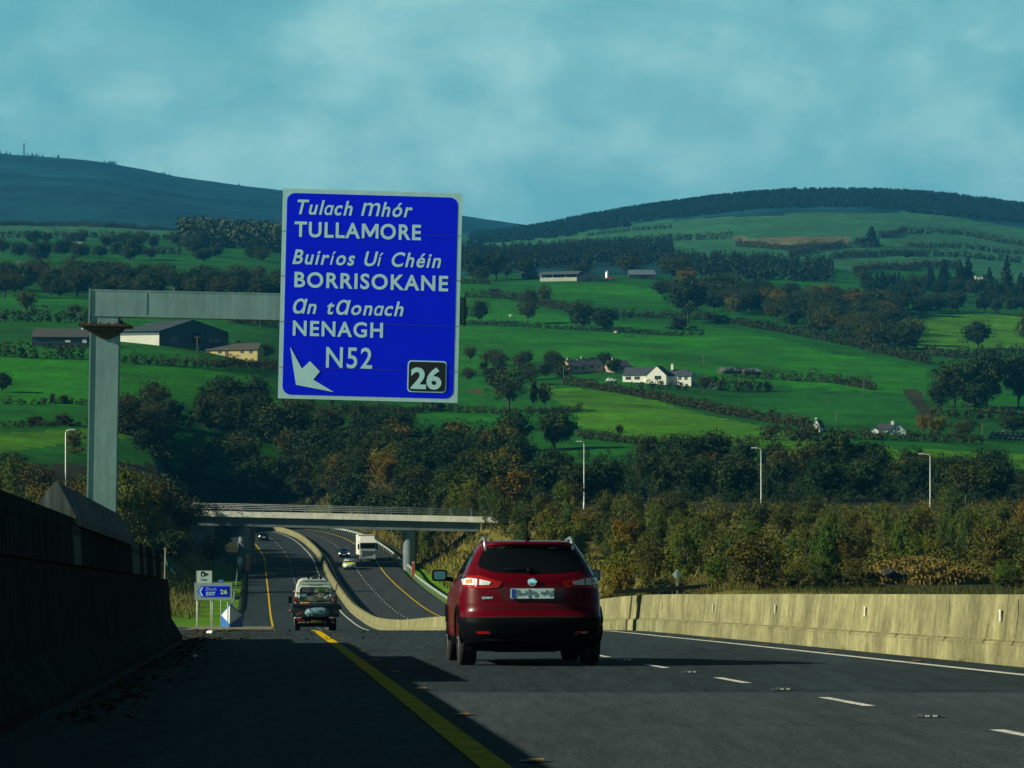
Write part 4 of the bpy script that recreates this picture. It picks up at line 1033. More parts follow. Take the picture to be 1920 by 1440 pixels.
p = on_road(11.6, 436); road_car('car', 'dark oncoming car with lit headlamps close behind the police car', 'car', p[0], p[1] + 4, p[2], math.pi + far_heading(427), BLUEBLK,
         extras=lambda e, sk, s, L, H: [sk.build('lit_headlamp', 'front', [(sg * .58, .61), (sg * .76, .64), (sg * .76, .73), (sg * .58, .69)], mat('lit_lamp', (1, .97, .9), .3, emit=3.), e, off=.03, grid=.1) for sg in (-1, 1)])
def police(e, sk, s, L, H):
    HV = mat('hi_vis_yellow', (.55, .68, .02), .45, var=.05); BLU = mat('police_blue', (.02, .07, .45), .4)
    sk.build('bonnet_panel', 'top', [(-.66 * s, L * .74), (.66 * s, L * .74), (.60 * s, L * .90), (.2 * s, L * .945), (-.2 * s, L * .945), (-.60 * s, L * .90)], HV, e, off=.012, grid=.12)
    sk.build('bonnet_marking', 'front', [(-.62 * s, .80 * s), (.62 * s, .80 * s), (.60 * s, .90 * s), (-.60 * s, .90 * s)], HV, e, off=.02, grid=.1)
    sk.build('front_stripe', 'front', [(-.80 * s, .33 * s), (.80 * s, .33 * s), (.80 * s, .40 * s), (-.80 * s, .40 * s)], BLU, e, off=.015, grid=.1)
    for vw in ('left', 'right'): sk.build('side_stripe', vw, [(L * .1, .55), (L * .9, .55), (L * .9, .75), (L * .1, .75)], HV, e, off=.012, grid=.2)
    m = MB(); m.box((0, L * .40, H + .06), (1.1, .28, .12), 0, bevel=.03); m.build('light_bar', mat('light_bar', (.03, .10, .5), .2, coat=1.), e)
p = on_road(11.4, 407); road_car('police_car', 'white police car with yellow bonnet oncoming beside the white truck', 'police car', p[0], p[1] + 4.2, p[2], math.pi + far_heading(407), WHITEP, scale=1.04, extras=police)
bx = P(478, 0, BD + 4).x
road_car('car', 'dark car crossing the bridge, half hidden by its railings', 'car', bx - 2.2, BD + 4, bridge_z(bx) - .54, -math.pi / 2, BLUEBLK, scale=1.08)
bx = P(420, 0, BD + 8).x
h = hit(1136, 717, 800); road_car('car', 'white car parked on the grass beside the white bungalow', 'car', h.x, h.y, h.z + .1, -math.pi / 2, WHITEP, scale=1.02)

def truck():
    d = 426.; p = on_road(15.05, d); e = empty('truck', p, math.pi + far_heading(d), 'white box truck oncoming just beyond the bridge', 'truck')
    TW = mat('truck_white', (.70, .72, .66), .4, var=.05, coat=.4); GR = mat('truck_grey', (.10, .14, .17), .5)
    # cab faces +y
    m = MB(); m.extrude([(0, .55), (0, 2.95), (-2.1, 2.95), (-2.1, .55)], -1.22, 1.22, 'yz'); bm = MB(); bm.bb(-1.22, 1.22, -2.2, 0, .95, 2.85, 0, .12); bm.build('cab', TW, e)
    m = MB(); m.add([(-1.2, -2.2, 2.83), (1.2, -2.2, 2.83), (1.2, -.12, 2.83), (-1.2, -.12, 2.83), (-1.22, -2.2, 3.78), (1.22, -2.2, 3.78), (1.0, -1.5, 3.72), (-1.0, -1.5, 3.72)],
          [[0, 1, 2, 3], [4, 5, 6, 7], [0, 1, 5, 4], [3, 2, 6, 7], [1, 2, 6, 5], [0, 3, 7, 4]]); m.build('roof_deflector', TW, e)
    m = MB(); m.bb(-1.12, 1.12, -.02, .02, 1.98, 2.72, 0, .01); m.build('windscreen', GLASSD, e)
    m = MB(); m.bb(-1.08, 1.08, -.05, .14, 2.72, 2.80); m.build('sun_visor', GR, e)
    m = MB(); m.extrude([(-.92, 1.62), (.92, 1.62), (.72, .78), (-.72, .78)], -.02, .035); m.build('grille', GR, e)
    for z in (1.0, 1.2, 1.4): pass
    m = MB(); m.bb(-1.22, 1.22, -.4, .06, .38, .80, 0, .06); b = m.build('bumper', TW, e)
    for sg in (-1, 1):
        m = MB(); m.box((sg * .98, .06, .86), (.34, .06, .26), 0, bevel=.02); m.build('headlamp', LITL, e)
        m = MB(); m.bb(sg * 1.36 - .12, sg * 1.36 + .12, -.25, -.05, 1.85, 2.6, 0, .04); m.build('wing_mirror', BLACKP, e)
    m = MB(); m.bb(-1.26, 1.26, -10.5, -2.5, 1.0, 3.92, 0, .03); m.build('cargo_box', mat('box_white', (.66, .70, .64), .5, var=.06), e)
    m = MB(); m.bb(-1.27, 1.27, -2.52, -2.47, 3.55, 3.94); m.build('box_header', mat('box_trim', (.40, .46, .44), .5), e)
    m = MB(); m.bb(-.45, .45, -10.2, -.4, .55, .95); m.build('chassis', BLACKP, e)
    for y in (-1.35, -7.6, -8.9):
        for sg in (-1, 1): wheel(e, sg * 1.03, y, .5, .32, sg)
    m = MB(); m.bb(-.26, .26, .06, .08, .48, .58); m.build('number_plate', mat('far_plate', (.6, .62, .6), .5), e)
truck()

def van():
    d = 134.; k = d / F; p = RP(0, d, .0); x = P(589.5, 0, d).x; hd = far_heading(d)
    e = empty('van', (x, d, p[2]), hd, 'white high roofed van with a glazed rear full of luggage', 'van')
    VW_ = mat('van_white', (.60, .64, .58), .45, var=.08, scale=2, coat=.3, layers=((3, (1, 1, 1), .3, .85, .7, 1.0),))
    w = .885; H = 2.60
    prof = [(-w, .45), (-w, 1.15), (-w + .03, 1.7), (-w + .10, 2.25), (-w + .20, 2.50), (-w + .36, 2.59), (0, 2.62), (w - .36, 2.59), (w - .20, 2.50), (w - .10, 2.25), (w - .03, 1.7), (w, 1.15), (w, .45)]
    m = MB(); n = len(prof)
    vs = []; ys = [0, .02, .08, 3.4, 4.0, 4.9]; sc = [.985, .995, 1, 1, .96, .8]; top = [1, 1, 1, 1, .93, .45]
    for y, s, t in zip(ys, sc, top): vs += [(a * s, y + (.10 * max(0, b - 1.2) if y < .1 else 0), .45 + (b - .45) * t) for a, b in prof]
    fs = [[i * n + q, i * n + (q + 1) % n, (i + 1) * n + (q + 1) % n, (i + 1) * n + q] for i in range(len(ys) - 1) for q in range(n)] + [list(range(n))[::-1], [(len(ys) - 1) * n + q for q in range(n)]]
    m.add(vs, fs); sk = Skin(vs, fs); m.build('body', VW_, e)
    # rear glazing: frame, panes, luggage behind it
    def z(py): return (HY - py) * k - p[2]
    def xx(zx): return (520 + zx / 10.29 - 589.5) * k
    def zz(zy): return z(1060 + zy / 10.29)
    gz0, gz1 = zz(690), zz(415); gx0, gx1 = xx(428), xx(1020)
    sk.build('rear_window', 'rear', rrect(gx0, gx1, gz0, gz1, .12, 4), mat('van_glass', (.035, .045, .050), .15, spec=.5), e, off=.015, grid=.15)
    GOODS = [(440, 570, 425, 520, (.10, .12, .14)), (450, 575, 418, 445, (.35, .06, .04)), (575, 665, 420, 595, (.07, .08, .11)), (440, 565, 535, 610, (.20, .38, .50)), (720, 800, 470, 600, (.36, .33, .26)), (735, 925, 430, 500, (.05, .17, .03)),
             (575, 715, 600, 690, (.24, .25, .20)), (480, 570, 640, 688, (.06, .14, .02)), (800, 900, 540, 630, (.26, .28, .26)), (930, 1000, 430, 520, (.16, .20, .20)), (900, 1000, 580, 680, (.12, .15, .15)), (740, 880, 620, 685, (.10, .12, .04)), (430, 480, 600, 650, (.05, .06, .07))]
    for i, (a, b, c, d_, colr) in enumerate(GOODS):
        m = MB(); x0_, x1_, z0_, z1_ = xx(a), xx(b), zz(d_), zz(c); zc_ = (z0_ + z1_) / 2; yo = .10 * max(0, zc_ - 1.2) - .045 - .004 * i
        m.box(((x0_ + x1_) / 2, yo, zc_), ((x1_ - x0_), .03, (z1_ - z0_)), 0, bevel=.012); m.build('luggage', mat('luggage_%d' % i, colr, .7, var=.4, scale=7), e)
    m = MB(); m.tube([(xx(905), -.12, zz(640)), (xx(985), -.08, zz(575))], .018, 6); m.build('luggage_handle', mat('pale_rod', (.6, .65, .62), .4), e)
    fr = MB(); ring = rrect(gx0, gx1, gz0, gz1, .12, 4); ring.append(ring[0])
    fr.tube([(a, .10 * max(0, b - 1.2) - .05, b) for a, b in ring], .03, 6); fr.build('window_frame', VW_, e)
    dv = MB(); dv.tube([(xx(365), .0, zz(530)), (xx(1050), .0, zz(532))], .02, 6); dv.tube([(xx(360), -.05, zz(693)), (xx(1060), -.05, zz(693))], .022, 6); dv.build('rear_bar', BLACKP, e)
    # lettering on the roof panel: unreadable at this distance in the photograph
    LM = mat('van_lettering', (.10, .20, .22), .6); mk_ = MB(); rnd = random.Random(5)
    for (za, zb, hgt) in ((505, 950, 26), (480, 990, 10), (610, 850, 9)):
        zc = {26: 305, 10: 362, 9: 385}[hgt]; q = za
        while q < zb:
            wd = rnd.uniform(8, 22); zq = zz(zc + hgt / 2 * rnd.uniform(.7, 1)); z2 = zz(zc - hgt / 2 * rnd.uniform(.7, 1)); yo = .10 * max(0, (zq + z2) / 2 - 1.2) - .012
            mk_.bb(xx(q), xx(q + wd), yo, yo + .02, zq, z2); q += wd + rnd.uniform(5, 12)
    mk_.build('faded_lettering', LM, e)
    rk = MB()
    for a in (608, 840): rk.tube([(xx(a), .5, 2.58), (xx(a), .5, 2.70)], .05, 8); rk.box((xx(a), .5, 2.69), (.12, .3, .1), bevel=.03)
    rk.box((xx(725), .35, 2.655), (.30, .10, .06)); rk.tube([(xx(725), .35, 2.66), (xx(725), .35, 2.73)], .03, 8); rk.build('roof_fitting', BLACKP, e)
    for a, b_, s_ in ((330, 512, .05), (1118, 508, .04)):
        m = MB(); m.lathe([(.001, -.06), (s_, -.04), (s_, .04), (.001, .06)], 10, 'y', (xx(a), .1, zz(b_))); m.tube([(xx(a), .1, zz(b_)), (xx(a) * .9, .1, zz(b_))], .015, 6); m.build('marker_lamp', REDL, e)
    for a, b_ in ((355, 660), (1105, 675)):
        m = MB(); m.box((xx(a), .0, zz(b_)), (.13, .14, .26), 0, bevel=.03); m.build('tail_lamp', REDL, e)
    m = MB(); m.box((xx(368), -.02, zz(620)), (.08, .1, .10), 0, bevel=.02); m.build('indicator_lamp', mat('amber_lens', (.6, .32, .10), .15, coat=1.), e)
    for sg in (-1, 1):
        m = MB(); m.box((sg * 1.06, 3.7, 1.55), (.18, .12, .32), 0, bevel=.04); m.build('wing_mirror', BLACKP, e)
        for y in (.85, 3.9): wheel(e, sg * .76, y, .33, .2, sg)
    m = MB(); m.bb(-.84, .84, -.06, .1, .42, .62, 0, .03); m.build('bumper', BLACKP, e)
van()
def trailer():
    d = 129.; k = d / F; p = RP(0, d); x = P(592, 0, d).x
    e = empty('trailer', (x, d, p[2]), far_heading(d), 'low dark trailer with red lamps and yellow plate towed by the white van', 'trailer')
    def xx(zx): return (520 + zx / 10.29 - 592) * k
    def zz(zy): return (HY - (1060 + zy / 10.29)) * k - p[2]
    TD = mat('trailer_dark', (.018, .026, .032), .6, var=.3, scale=3)
    m = MB(); m.bb(xx(290), xx(1200), 0, .06, zz(985), zz(765), 0, .02); m.bb(xx(290), xx(1200), 2.7, 2.76, zz(985), zz(765))
    for a in (290, 1190): m.bb(xx(a), xx(a + 10), 0, 2.75, zz(985), zz(765))
    m.bb(xx(290), xx(1200), 0, 2.75, zz(1000), zz(985)); m.build('load_bed', TD, e)
    m = MB(); m.tube([(xx(270), -.02, zz(765)), (xx(300), -.03, zz(757)), (xx(1190), -.03, zz(757)), (xx(1215), -.02, zz(800))], .035, 8); m.build('rail', TD, e)
    m = MB(); m.bb(xx(330), xx(1140), -.02, .2, zz(1115), zz(1020), 0, .02); m.bb(xx(480), xx(1000), .1, 2.6, zz(1060), zz(1000)); m.build('light_board', BLACKP, e)
    for a, b_, w_ in ((415, 1048, .16), (495, 1068, .14), (928, 1085, .10), (1062, 1042, .16)):
        m = MB(); m.box((xx(a), -.035, zz(b_)), (w_, .05, .10), 0, bevel=.015); m.build('tail_lamp', mat('trailer_lamp', (.34, .012, .015), .2, coat=1.), e)
    for a, w_ in ((470, .30), (590, .14), (905, .10), (1070, .15)):
        m = MB(); m.box((xx(a), -.035, zz(1100)), (w_, .04, .06), 0, bevel=.01); m.build('reflector', mat('pale_reflector', (.22, .26, .24), .4), e)
    m = MB(); m.bb(xx(650), xx(855), -.06, -.03, zz(1112), zz(1062)); pl = m.build('number_plate', mat('plate_yellow', (.40, .22, .01), .5, var=.15, scale=20), e)
    m = MB(); rnd = random.Random(2); q = 664
    while q < 845:
        w_ = rnd.uniform(7, 13); m.bb(xx(q), xx(q + w_), -.066, -.061, zz(1106), zz(1070 + rnd.uniform(0, 14))); q += w_ + rnd.uniform(6, 12)
    m.build('plate_marks', SIGNK, pl)
    for a, b_ in ((262, 880), (1218, 830)):
        m = MB(); m.lathe([(.001, -.05), (.07, -.03), (.07, .03), (.001, .05)], 10, 'y', (xx(a), .1, zz(b_))); m.tube([(xx(a), .1, zz(b_)), (xx(a) * .93, .1, zz(b_))], .02, 6); m.build('marker_lamp', mat('dim_red', (.16, .02, .012), .4), e)
    for sg, (a, b_) in ((-1, (345, 420)), (1, (1000, 1140))):
        w = wheel(e, sg * .82, 1.3, .30, .24, sg)
        m = MB(); m.bb(xx(a), xx(b_), .02, .04, .08, zz(1120)); m.build('mud_flap', BLACKP, e)
    m = MB(); m.bb(xx(920), xx(990), -.01, .012, zz(1242), zz(1195)); m.build('flap_sticker', mat('sticker', (.45, .52, .50), .5), e)
    m = MB(); m.tube([(0, 2.7, .5), (0, 4.9, .48)], .05, 8); m.build('drawbar', BLACKP, e)
    m = MB(); m.tube([(xx(375), -.05, zz(960)), (xx(440), -.12, zz(920)), (xx(510), -.1, zz(880))], .02, 6); m.build('strap', mat('red_strap', (.25, .02, .015), .6), e)
    # the wrapped bundle lashed on the back
    bm = bmesh.new(); bmesh.ops.create_icosphere(bm, subdivisions=4, radius=1)
    rnd = np.random.RandomState(3); 
    for v in bm.verts:
        c = v.co; c.x = math.copysign(abs(c.x) ** .55, c.x); c.z = math.copysign(abs(c.z) ** .7, c.z)
        n_ = .07 * math.sin(9 * c.x + 4 * c.z) + .06 * math.sin(14 * c.z - 5 * c.x + 2) + .04 * math.sin(23 * c.x)
        v.co = Vector((c.x * (1 + n_ * .3), c.y * (1 + n_), c.z * (1 + n_)))
    m = MB(); bm.verts.index_update(); cx_, cz_ = xx(770), zz(905)
    m.add([(cx_ + v.co.x * (xx(1005) - xx(525)) / 2 * (1 - .12 * (v.co.x < 0) * abs(v.co.z)), -.12 + v.co.y * .42, cz_ + v.co.z * (zz(805) - zz(985)) / 2) for v in bm.verts], [[v.index for v in f.verts] for f in bm.faces], 0, True); bm.free()
    o = m.build('wrapped_bundle', mat('silver_wrap', (.16, .28, .36), .28, metal=.25, var=.5, scale=3, bump=.3, spec=.7), None)
    o.location = e.location; o.rotation_euler = e.rotation_euler
    tag(o, 'silvery blue plastic wrapped bundle lashed on the back of the trailer', 'bundle')
    m = MB(); m.box((xx(545), .9, zz(745)), (xx(640) - xx(460), .5, .10), 0, bevel=.04)
    o = m.build('orange_sheet', mat('orange_cloth', (.55, .20, .03), .7, var=.3, scale=6), None); o.location = e.location; o.rotation_euler = e.rotation_euler
    tag(o, 'folded orange sheet lying on the trailer below the van window', 'sheet')
trailer()
# ------------------------------------------------------------------ buildings on the hillside
SLATE = mat('slate_roof', (.045, .058, .070), .75, var=.2, scale=1.5, stretch=(.6, 1, 2))
LIME = mat('white_render', (.78, .76, .66), .85, var=.05, scale=.8)
CREAM = mat('cream_render', (.62, .50, .20), .85, var=.12, scale=.8)
PINKW = mat('pink_render', (.36, .30, .22), .85, var=.1)
STEEL = mat('barn_sheeting', (.022, .036, .050), .7, var=.2, scale=.6, stretch=(4, 4, .2))
WINM = mat('dark_pane', (.015, .018, .022), .15, var=.1)
DOORM = mat('dark_red_door', (.10, .02, .015), .6)
def block(e, x0, x1, y0, y1, h, rh, axis, wm, rm, z0=0., over=.3, wn='wall', rn='roof'):
    """walls under a gabled roof; ridge along axis"""
    m = MB()
    if axis == 'x':
        yc = (y0 + y1) / 2; m.extrude([(y0, z0 - 1.5), (y0, z0 + h), (yc, z0 + h + rh), (y1, z0 + h), (y1, z0 - 1.5)], x0, x1, 'yz'); w = m.build(wn, wm, e)
        m = MB(); s = rh / (yc - y0); t = .16
        m.extrude([(y0 - over, z0 + h - over * s), (yc, z0 + h + rh), (y1 + over, z0 + h - over * s), (y1 + over, z0 + h - over * s + t), (yc, z0 + h + rh + t), (y0 - over, z0 + h - over * s + t)], x0 - over * .6, x1 + over * .6, 'yz')
    else:
        xc = (x0 + x1) / 2; m.extrude([(x0, z0 - 1.5), (x0, z0 + h), (xc, z0 + h + rh), (x1, z0 + h), (x1, z0 - 1.5)], y0, y1, 'xz'); w = m.build(wn, wm, e)
        m = MB(); s = rh / (xc - x0); t = .16
        m.extrude([(x0 - over, z0 + h - over * s), (xc, z0 + h + rh), (x1 + over, z0 + h - over * s), (x1 + over, z0 + h - over * s + t), (xc, z0 + h + rh + t), (x0 - over, z0 + h - over * s + t)], y0 - over * .6, y1 + over * .6, 'xz')
    return w, m.build(rn, rm, e)
def opening(e, x, z, w, h, y, name='window', m=None):
    b = MB(); b.bb(x - w / 2 - .1, x + w / 2 + .1, y - .04, y + .05, z - .08, z + h + .08); f = b.build(name, mat('pale_frame', (.55, .56, .52), .6), e)
    b = MB(); b.bb(x - w / 2, x + w / 2, y - .06, y - .042, z, z + h); b.bb(x - .04, x + .04, y - .075, y - .061, z, z + h, 1); b.build('pane', [m or WINM, mat('pale_frame', (.55, .56, .52), .6)], f)
def chimney(r, x, y, z, h=1.5, m=None, w=.8):
    b = MB(); b.bb(x - w / 2, x + w / 2, y - .3, y + .3, z, z + h); b.bb(x - w / 2 - .08, x + w / 2 + .08, y - .38, y + .38, z + h, z + h + .14)
    for q in (-.18, .18): b.lathe([(.12, z + h + .14), (.10, z + h + .5)], 8, 'z', (x + q, y, 0))
    b.build('chimney', m or LIME, r)
def place(name, label, cat, px, py, dmin=430, rz_=0., group=None, dz=0.):
    h = hit(px, py, dmin); h.z += dz; return empty(name, h, rz_, label, cat, group), h.y / F, h
# white bungalow on the right
e, k, h = place('bungalow', 'white bungalow with a front gable, slate roof and low hedge before it', 'house', 1190, 717, 800, R(-16))
w = lambda p: (p - 1190) * k
block(e, w(1166), w(1236), .5, 10.5, 14 * k, 15 * k, 'x', LIME, SLATE); w1, r1 = block(e, w(1213), w(1252), -1.2, 9, 12.5 * k, 18 * k, 'y', LIME, SLATE)
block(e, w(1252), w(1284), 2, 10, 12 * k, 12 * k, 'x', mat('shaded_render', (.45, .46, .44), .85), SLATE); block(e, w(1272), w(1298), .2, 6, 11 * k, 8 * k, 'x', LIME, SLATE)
chimney(r1, w(1256), 5, 24 * k, 1.6); 
for x in (1177, 1194): opening(e, w(x), 5.5 * k, 1.8, 1.0, .5)
opening(e, w(1236), 5 * k, 2.2, 1.2, -1.2); opening(e, w(1276), 4 * k, 1.0, 1.3, .2); opening(e, w(1288), 4 * k, 1.0, 1.3, .2)
# houses behind it
for (px, py, wd, label) in ((1082, 699, 26, 'dark roofed house with pink gable behind trees, leftmost behind the bungalow'), (1112, 697, 42, 'long dark roofed house with pale gable behind the trees, middle of the row'), (1168, 699, 34, 'dark roofed house with pale gable, nearest behind the white bungalow')):
    e, k, h = place('house', label, 'house', px, py, 800, R(28), 'houses behind the bungalow')
    w_, r_ = block(e, -wd * k * .55, wd * k * .55, 0, 8, 12 * k, 12 * k, 'x', PINKW, SLATE); chimney(r_, -wd * k * .3, 4, 22 * k, 1.2, PINKW); opening(e, -.5, 1.2, 1.2, 1.1, 0); opening(e, 2.4, 1.2, 1.2, 1.1, 0)
# outbuildings right of the bungalow
for (px, py, label) in ((1372, 701, 'low red and blue grey farm shed half hidden by the hedge'), (1412, 703, 'low grey farm shed with a pale end beside the hedge')):
    e, k, h = place('shed', label, 'shed', px, py, 800, R(18)); block(e, -16 * k, 16 * k, 0, 7, 6 * k, 6 * k, 'x', mat('shed_red', (.06, .045, .04), .8), mat('shed_roof', (.12, .16, .19), .6))
    b = MB(); b.bb(-.8, .8, -.06, .02, 0, 2.0); b.build('door', STEEL, e)
# white gable end and low house on the right
e, k, h = place('cottage', 'narrow white gable end of a cottage showing left of the dark trees', 'house', 1530, 810, 560, R(-12))
w1, r1 = block(e, -7 * k, 7 * k, 0, 14, 11 * k, 13 * k, 'y', LIME, SLATE, over=.15); opening(e, 3.5 * k, 1.0, .5, .9, 0); chimney(r1, 0, .5, 19 * k, .6, None, .5)
e, k, h = place('farmhouse', 'white house with pale blue gable and dark roof above the hedge', 'house', 1668, 814, 560, R(-8))
block(e, -22 * k, 8 * k, 2, 9, 10 * k, 10 * k, 'x', LIME, SLATE); w1, r1 = block(e, -2 * k, 31 * k, 0, 9, 5 * k, 15 * k, 'y', mat('pale_blue_render', (.34, .46, .50), .8), SLATE, over=.5); chimney(r1, 5 * k, 5, 19 * k, .5)
block(e, -40 * k, -20 * k, .5, 6, 6 * k, 8 * k, 'y', LIME, SLATE, over=.4); opening(e, 14 * k, .9, 1.3, 1.0, 0)
e, k, h = place('hut', 'tiny pale gabled hut behind the black wrapped bales', 'shed', 1884, 816, 560); block(e, -4 * k, 4 * k, 0, 3, 4 * k, 5 * k, 'y', PINKW, SLATE, over=.1)
b = MB(); b.bb(-.35, .35, -.05, .02, 0, 1.0); b.build('door', STEEL, e)
# wrapped bales
bale = None; BALE = mat('black_wrap', (.008, .012, .022), .22, var=.2, spec=.6); q = 0
hb = hit(1888, 828, 560); kb = hb.y / F
for row, n in ((0, 9), (1, 8)):
    for i in range(n):
        x = (1857 + i * 9.0 + row * 4.5 - 960) * kb; z = gz(x, hb.y) + .3 + row * .98
        if bale is None:
            m = MB(); m.lathe([(.001, -.6), (.5, -.6), (.58, -.52), (.6, 0), (.58, .52), (.5, .6), (.001, .6)], 18, 'y', (0, 0, .6)); bale = m.build('hay_bale', BALE); o = bale
        else: o = dup(bale)
        o.location = (x, hb.y, z); tag(o, 'black wrapped bale in the %s row of the stack at the right edge' % ('upper' if row else 'lower'), 'bale', 'black wrapped bales in the %s row' % ('upper' if row else 'lower'))
# big barn on the left
e, k, h = place('barn', 'large dark barn with long white side wall behind the gantry post', 'barn', 262, 644, 700, 0)
w = lambda p: (p - 262) * k
b = MB(); x0, x1, xm = w(214), w(301), w(418); xr = w(358)
Lh, ah, bl = 27 * k, 47 * k, 24.
# the white side runs to the left, the dark gable turned to the right
e.rotation_euler = (0, 0, R(-15))
A = [(x0, 0), (x1, 0)]
side = MB(); side.bb(x0, x1, 0, .3, -1.5, 15 * k); side.build('side_wall', mat('barn_white', (.80, .78, .66), .85, var=.06, scale=.4), e)
up = MB(); up.bb(x0, x1, .06, .25, 15 * k, 23 * k); up.build('side_sheeting', mat('grey_sheeting', (.11, .16, .17), .7, var=.1), e)
g = MB(); dp = 9.
P0, P1, P2, P3, P4 = (x1, .1, -1.5), (x1, .1, 23 * k), (xr, dp * .5, 44 * k), (xm, dp, 22 * k), (xm, dp, -1.5)
g.add([P0, P1, P2, P3, P4], [[0, 1, 2, 3, 4]]); g.add([P4, P3, (xm - 40, 40, 22 * k), (xm - 40, 40, -1.5)], [[0, 1, 2, 3]]); g.build('gable_wall', STEEL, e)
r = MB(); r.add([(x0 - .6, -.3, 22.6 * k), (x1 + .2, -.4, 22.6 * k), (xr + .2, dp * .5 - .3, 44.6 * k), (xr - (x1 - x0), dp * .5 + 7, 46 * k)], [[0, 1, 2, 3]])
r.add([(xr + .2, dp * .5 - .3, 44.6 * k), (xm + .3, dp - .3, 21.6 * k), (xm - 40, 40, 22 * k), (xr - (x1 - x0), dp * .5 + 7, 46 * k)], [[0, 1, 2, 3]]); ro = r.build('roof', mat('barn_roof', (.030, .050, .060), .7, var=.2, scale=.5), e)
sl_ = MB()
for row in (.30, .62):
    for q in range(5):
        s_ = .12 + q * .18; A_ = Vector((x0, -.3, 22.6 * k)).lerp(Vector((x1, -.4, 22.6 * k)), s_); B_ = Vector((xr - (x1 - x0), dp * .5 + 7, 46 * k)).lerp(Vector((xr, dp * .5 - .3, 44.6 * k)), s_)
        C0, C1 = A_.lerp(B_, row), A_.lerp(B_, row + .10); sl_.add([C0 + Vector((-.6, -.02, .06)), C0 + Vector((.6, -.02, .06)), C1 + Vector((.6, -.02, .06)), C1 + Vector((-.6, -.02, .06))], [[0, 1, 2, 3]])
sl_.build('rooflight', mat('rooflight', (.16, .22, .24), .5), ro)
for (a, b_, c, d_) in ((320, 333, 3, 13), (356, 372, 0, 20), (385, 405, 2, 9)):
    t0, t1 = (w(a) - x1) / (xm - x1), (w(b_) - x1) / (xm - x1); m = MB()
    m.add([(w(a), .1 + (dp - .1) * t0 - .08, c * k), (w(b_), .1 + (dp - .1) * t1 - .08, c * k), (w(b_), .1 + (dp - .1) * t1 - .08, d_ * k), (w(a), .1 + (dp - .1) * t0 - .08, d_ * k)], [[0, 1, 2, 3]])
    m.build('door', mat('barn_door_grey', (.06, .09, .12), .7) if a != 356 else mat('barn_opening', (.008, .010, .012), .9), e)
# farm sheds and silo left of the post
e, k, h = place('farm_shed', 'dark low farm shed with pale strip of wall left of the gantry post', 'shed', 110, 650, 700, R(4)); block(e, -50 * k, 55 * k, 0, 16, 18 * k, 18 * k, 'x', STEEL, mat('shed_brown_roof', (.055, .060, .055), .8)); b = MB(); b.bb(12 * k, 22 * k, -.08, -.02, 8 * k, 12 * k); b.bb(44 * k, 52 * k, -.08, -.02, 7 * k, 14 * k); b.build('white_panel', LIME, e)
e, k, h = place('silo', 'slim pale green silo standing beside the farm shed', 'silo', 156, 648, 700); b = MB(); b.lathe([(3.8 * k, -1), (3.8 * k, 31 * k), (3 * k, 34 * k), (.4 * k, 36 * k)], 20); b.build('tank', mat('silo_green', (.26, .36, .33), .6, var=.1), e); b = MB(); b.tube([(4.3 * k, -.2, -1), (4.3 * k, -.2, 34 * k)], .08, 6); b.build('pipe', GALV, e)
# cream cottage
e, k, h = place('cottage', 'long low cream cottage with red doors beside the big barn', 'house', 428, 669, 700, R(-12)); w = lambda p: (p - 428) * k
w1, r1 = block(e, w(371), w(485), 0, 7, 13 * k, 12 * k, 'x', CREAM, mat('cottage_roof', (.060, .060, .050), .85, var=.25)); chimney(r1, w(378), 3.5, 21 * k, 1.2, CREAM); chimney(r1, w(416), 3.5, 23 * k, 1.0, CREAM)
for x, n in ((381, 'w'), (389, 'd'), (411, 'w'), (425, 'd'), (455, 'w'), (472, 'w')): opening(e, w(x), .2 if n == 'd' else 1.0, 1.0, 2.0 if n == 'd' else 1.1, 0, 'door' if n == 'd' else 'window', DOORM if n == 'd' else None)
# far hilltop farm
e, k, h = place('farm_barn', 'long open farm shed with pale lower wall on the far ridge', 'barn', 1060, 527, 1400, R(-14)); w = lambda p: (p - 1060) * k
m = MB(); m.bb(w(1011), w(1083), 0, .5, -2, 7 * k); m.build('lower_wall', mat('far_wall', (.46, .46, .38), .85, var=.15, scale=.3), e); m = MB(); m.bb(w(1011), w(1083), 3, 14, -2, 13 * k); m.build('wall', STEEL, e)
m = MB(); m.extrude([(-1, 12.5 * k), (8, 19 * k), (16, 13 * k), (16, 14.5 * k), (8, 20.5 * k), (-1, 14 * k)], w(1009), w(1086), 'yz'); m.build('roof', mat('far_roof', (.07, .10, .12), .7), e)
for x in (1012, 1035, 1060, 1082):
    m = MB(); m.bb(w(x) - .25, w(x) + .25, .5, .9, 6.5 * k, 13 * k); m.build('stanchion', mat('far_wall', (.46, .46, .38)), e)
e, k, h = place('farm_barn', 'dark windowless shed right of the long farm shed on the ridge', 'barn', 1102, 528, 1400); block(e, -20 * k, 20 * k, 0, 18, 11 * k, 8 * k, 'y', STEEL, SLATE); m = MB(); m.bb(-5 * k, 5 * k, -.2, 0, 0, 8 * k); m.build('door', mat('barn_opening', (.008, .010, .012), .9), e)
e, k, h = place('farm_shed', 'flat grey shed roof left of the long shed on the ridge', 'shed', 994, 522, 1400); block(e, -16 * k, 14 * k, 0, 16, 10 * k, 5 * k, 'x', STEEL, mat('far_grey_roof', (.16, .19, .18), .7)); m = MB(); m.bb(-3 * k, 3 * k, -.2, 0, 0, 7 * k); m.build('door', mat('barn_opening', (.008, .010, .012)), e)
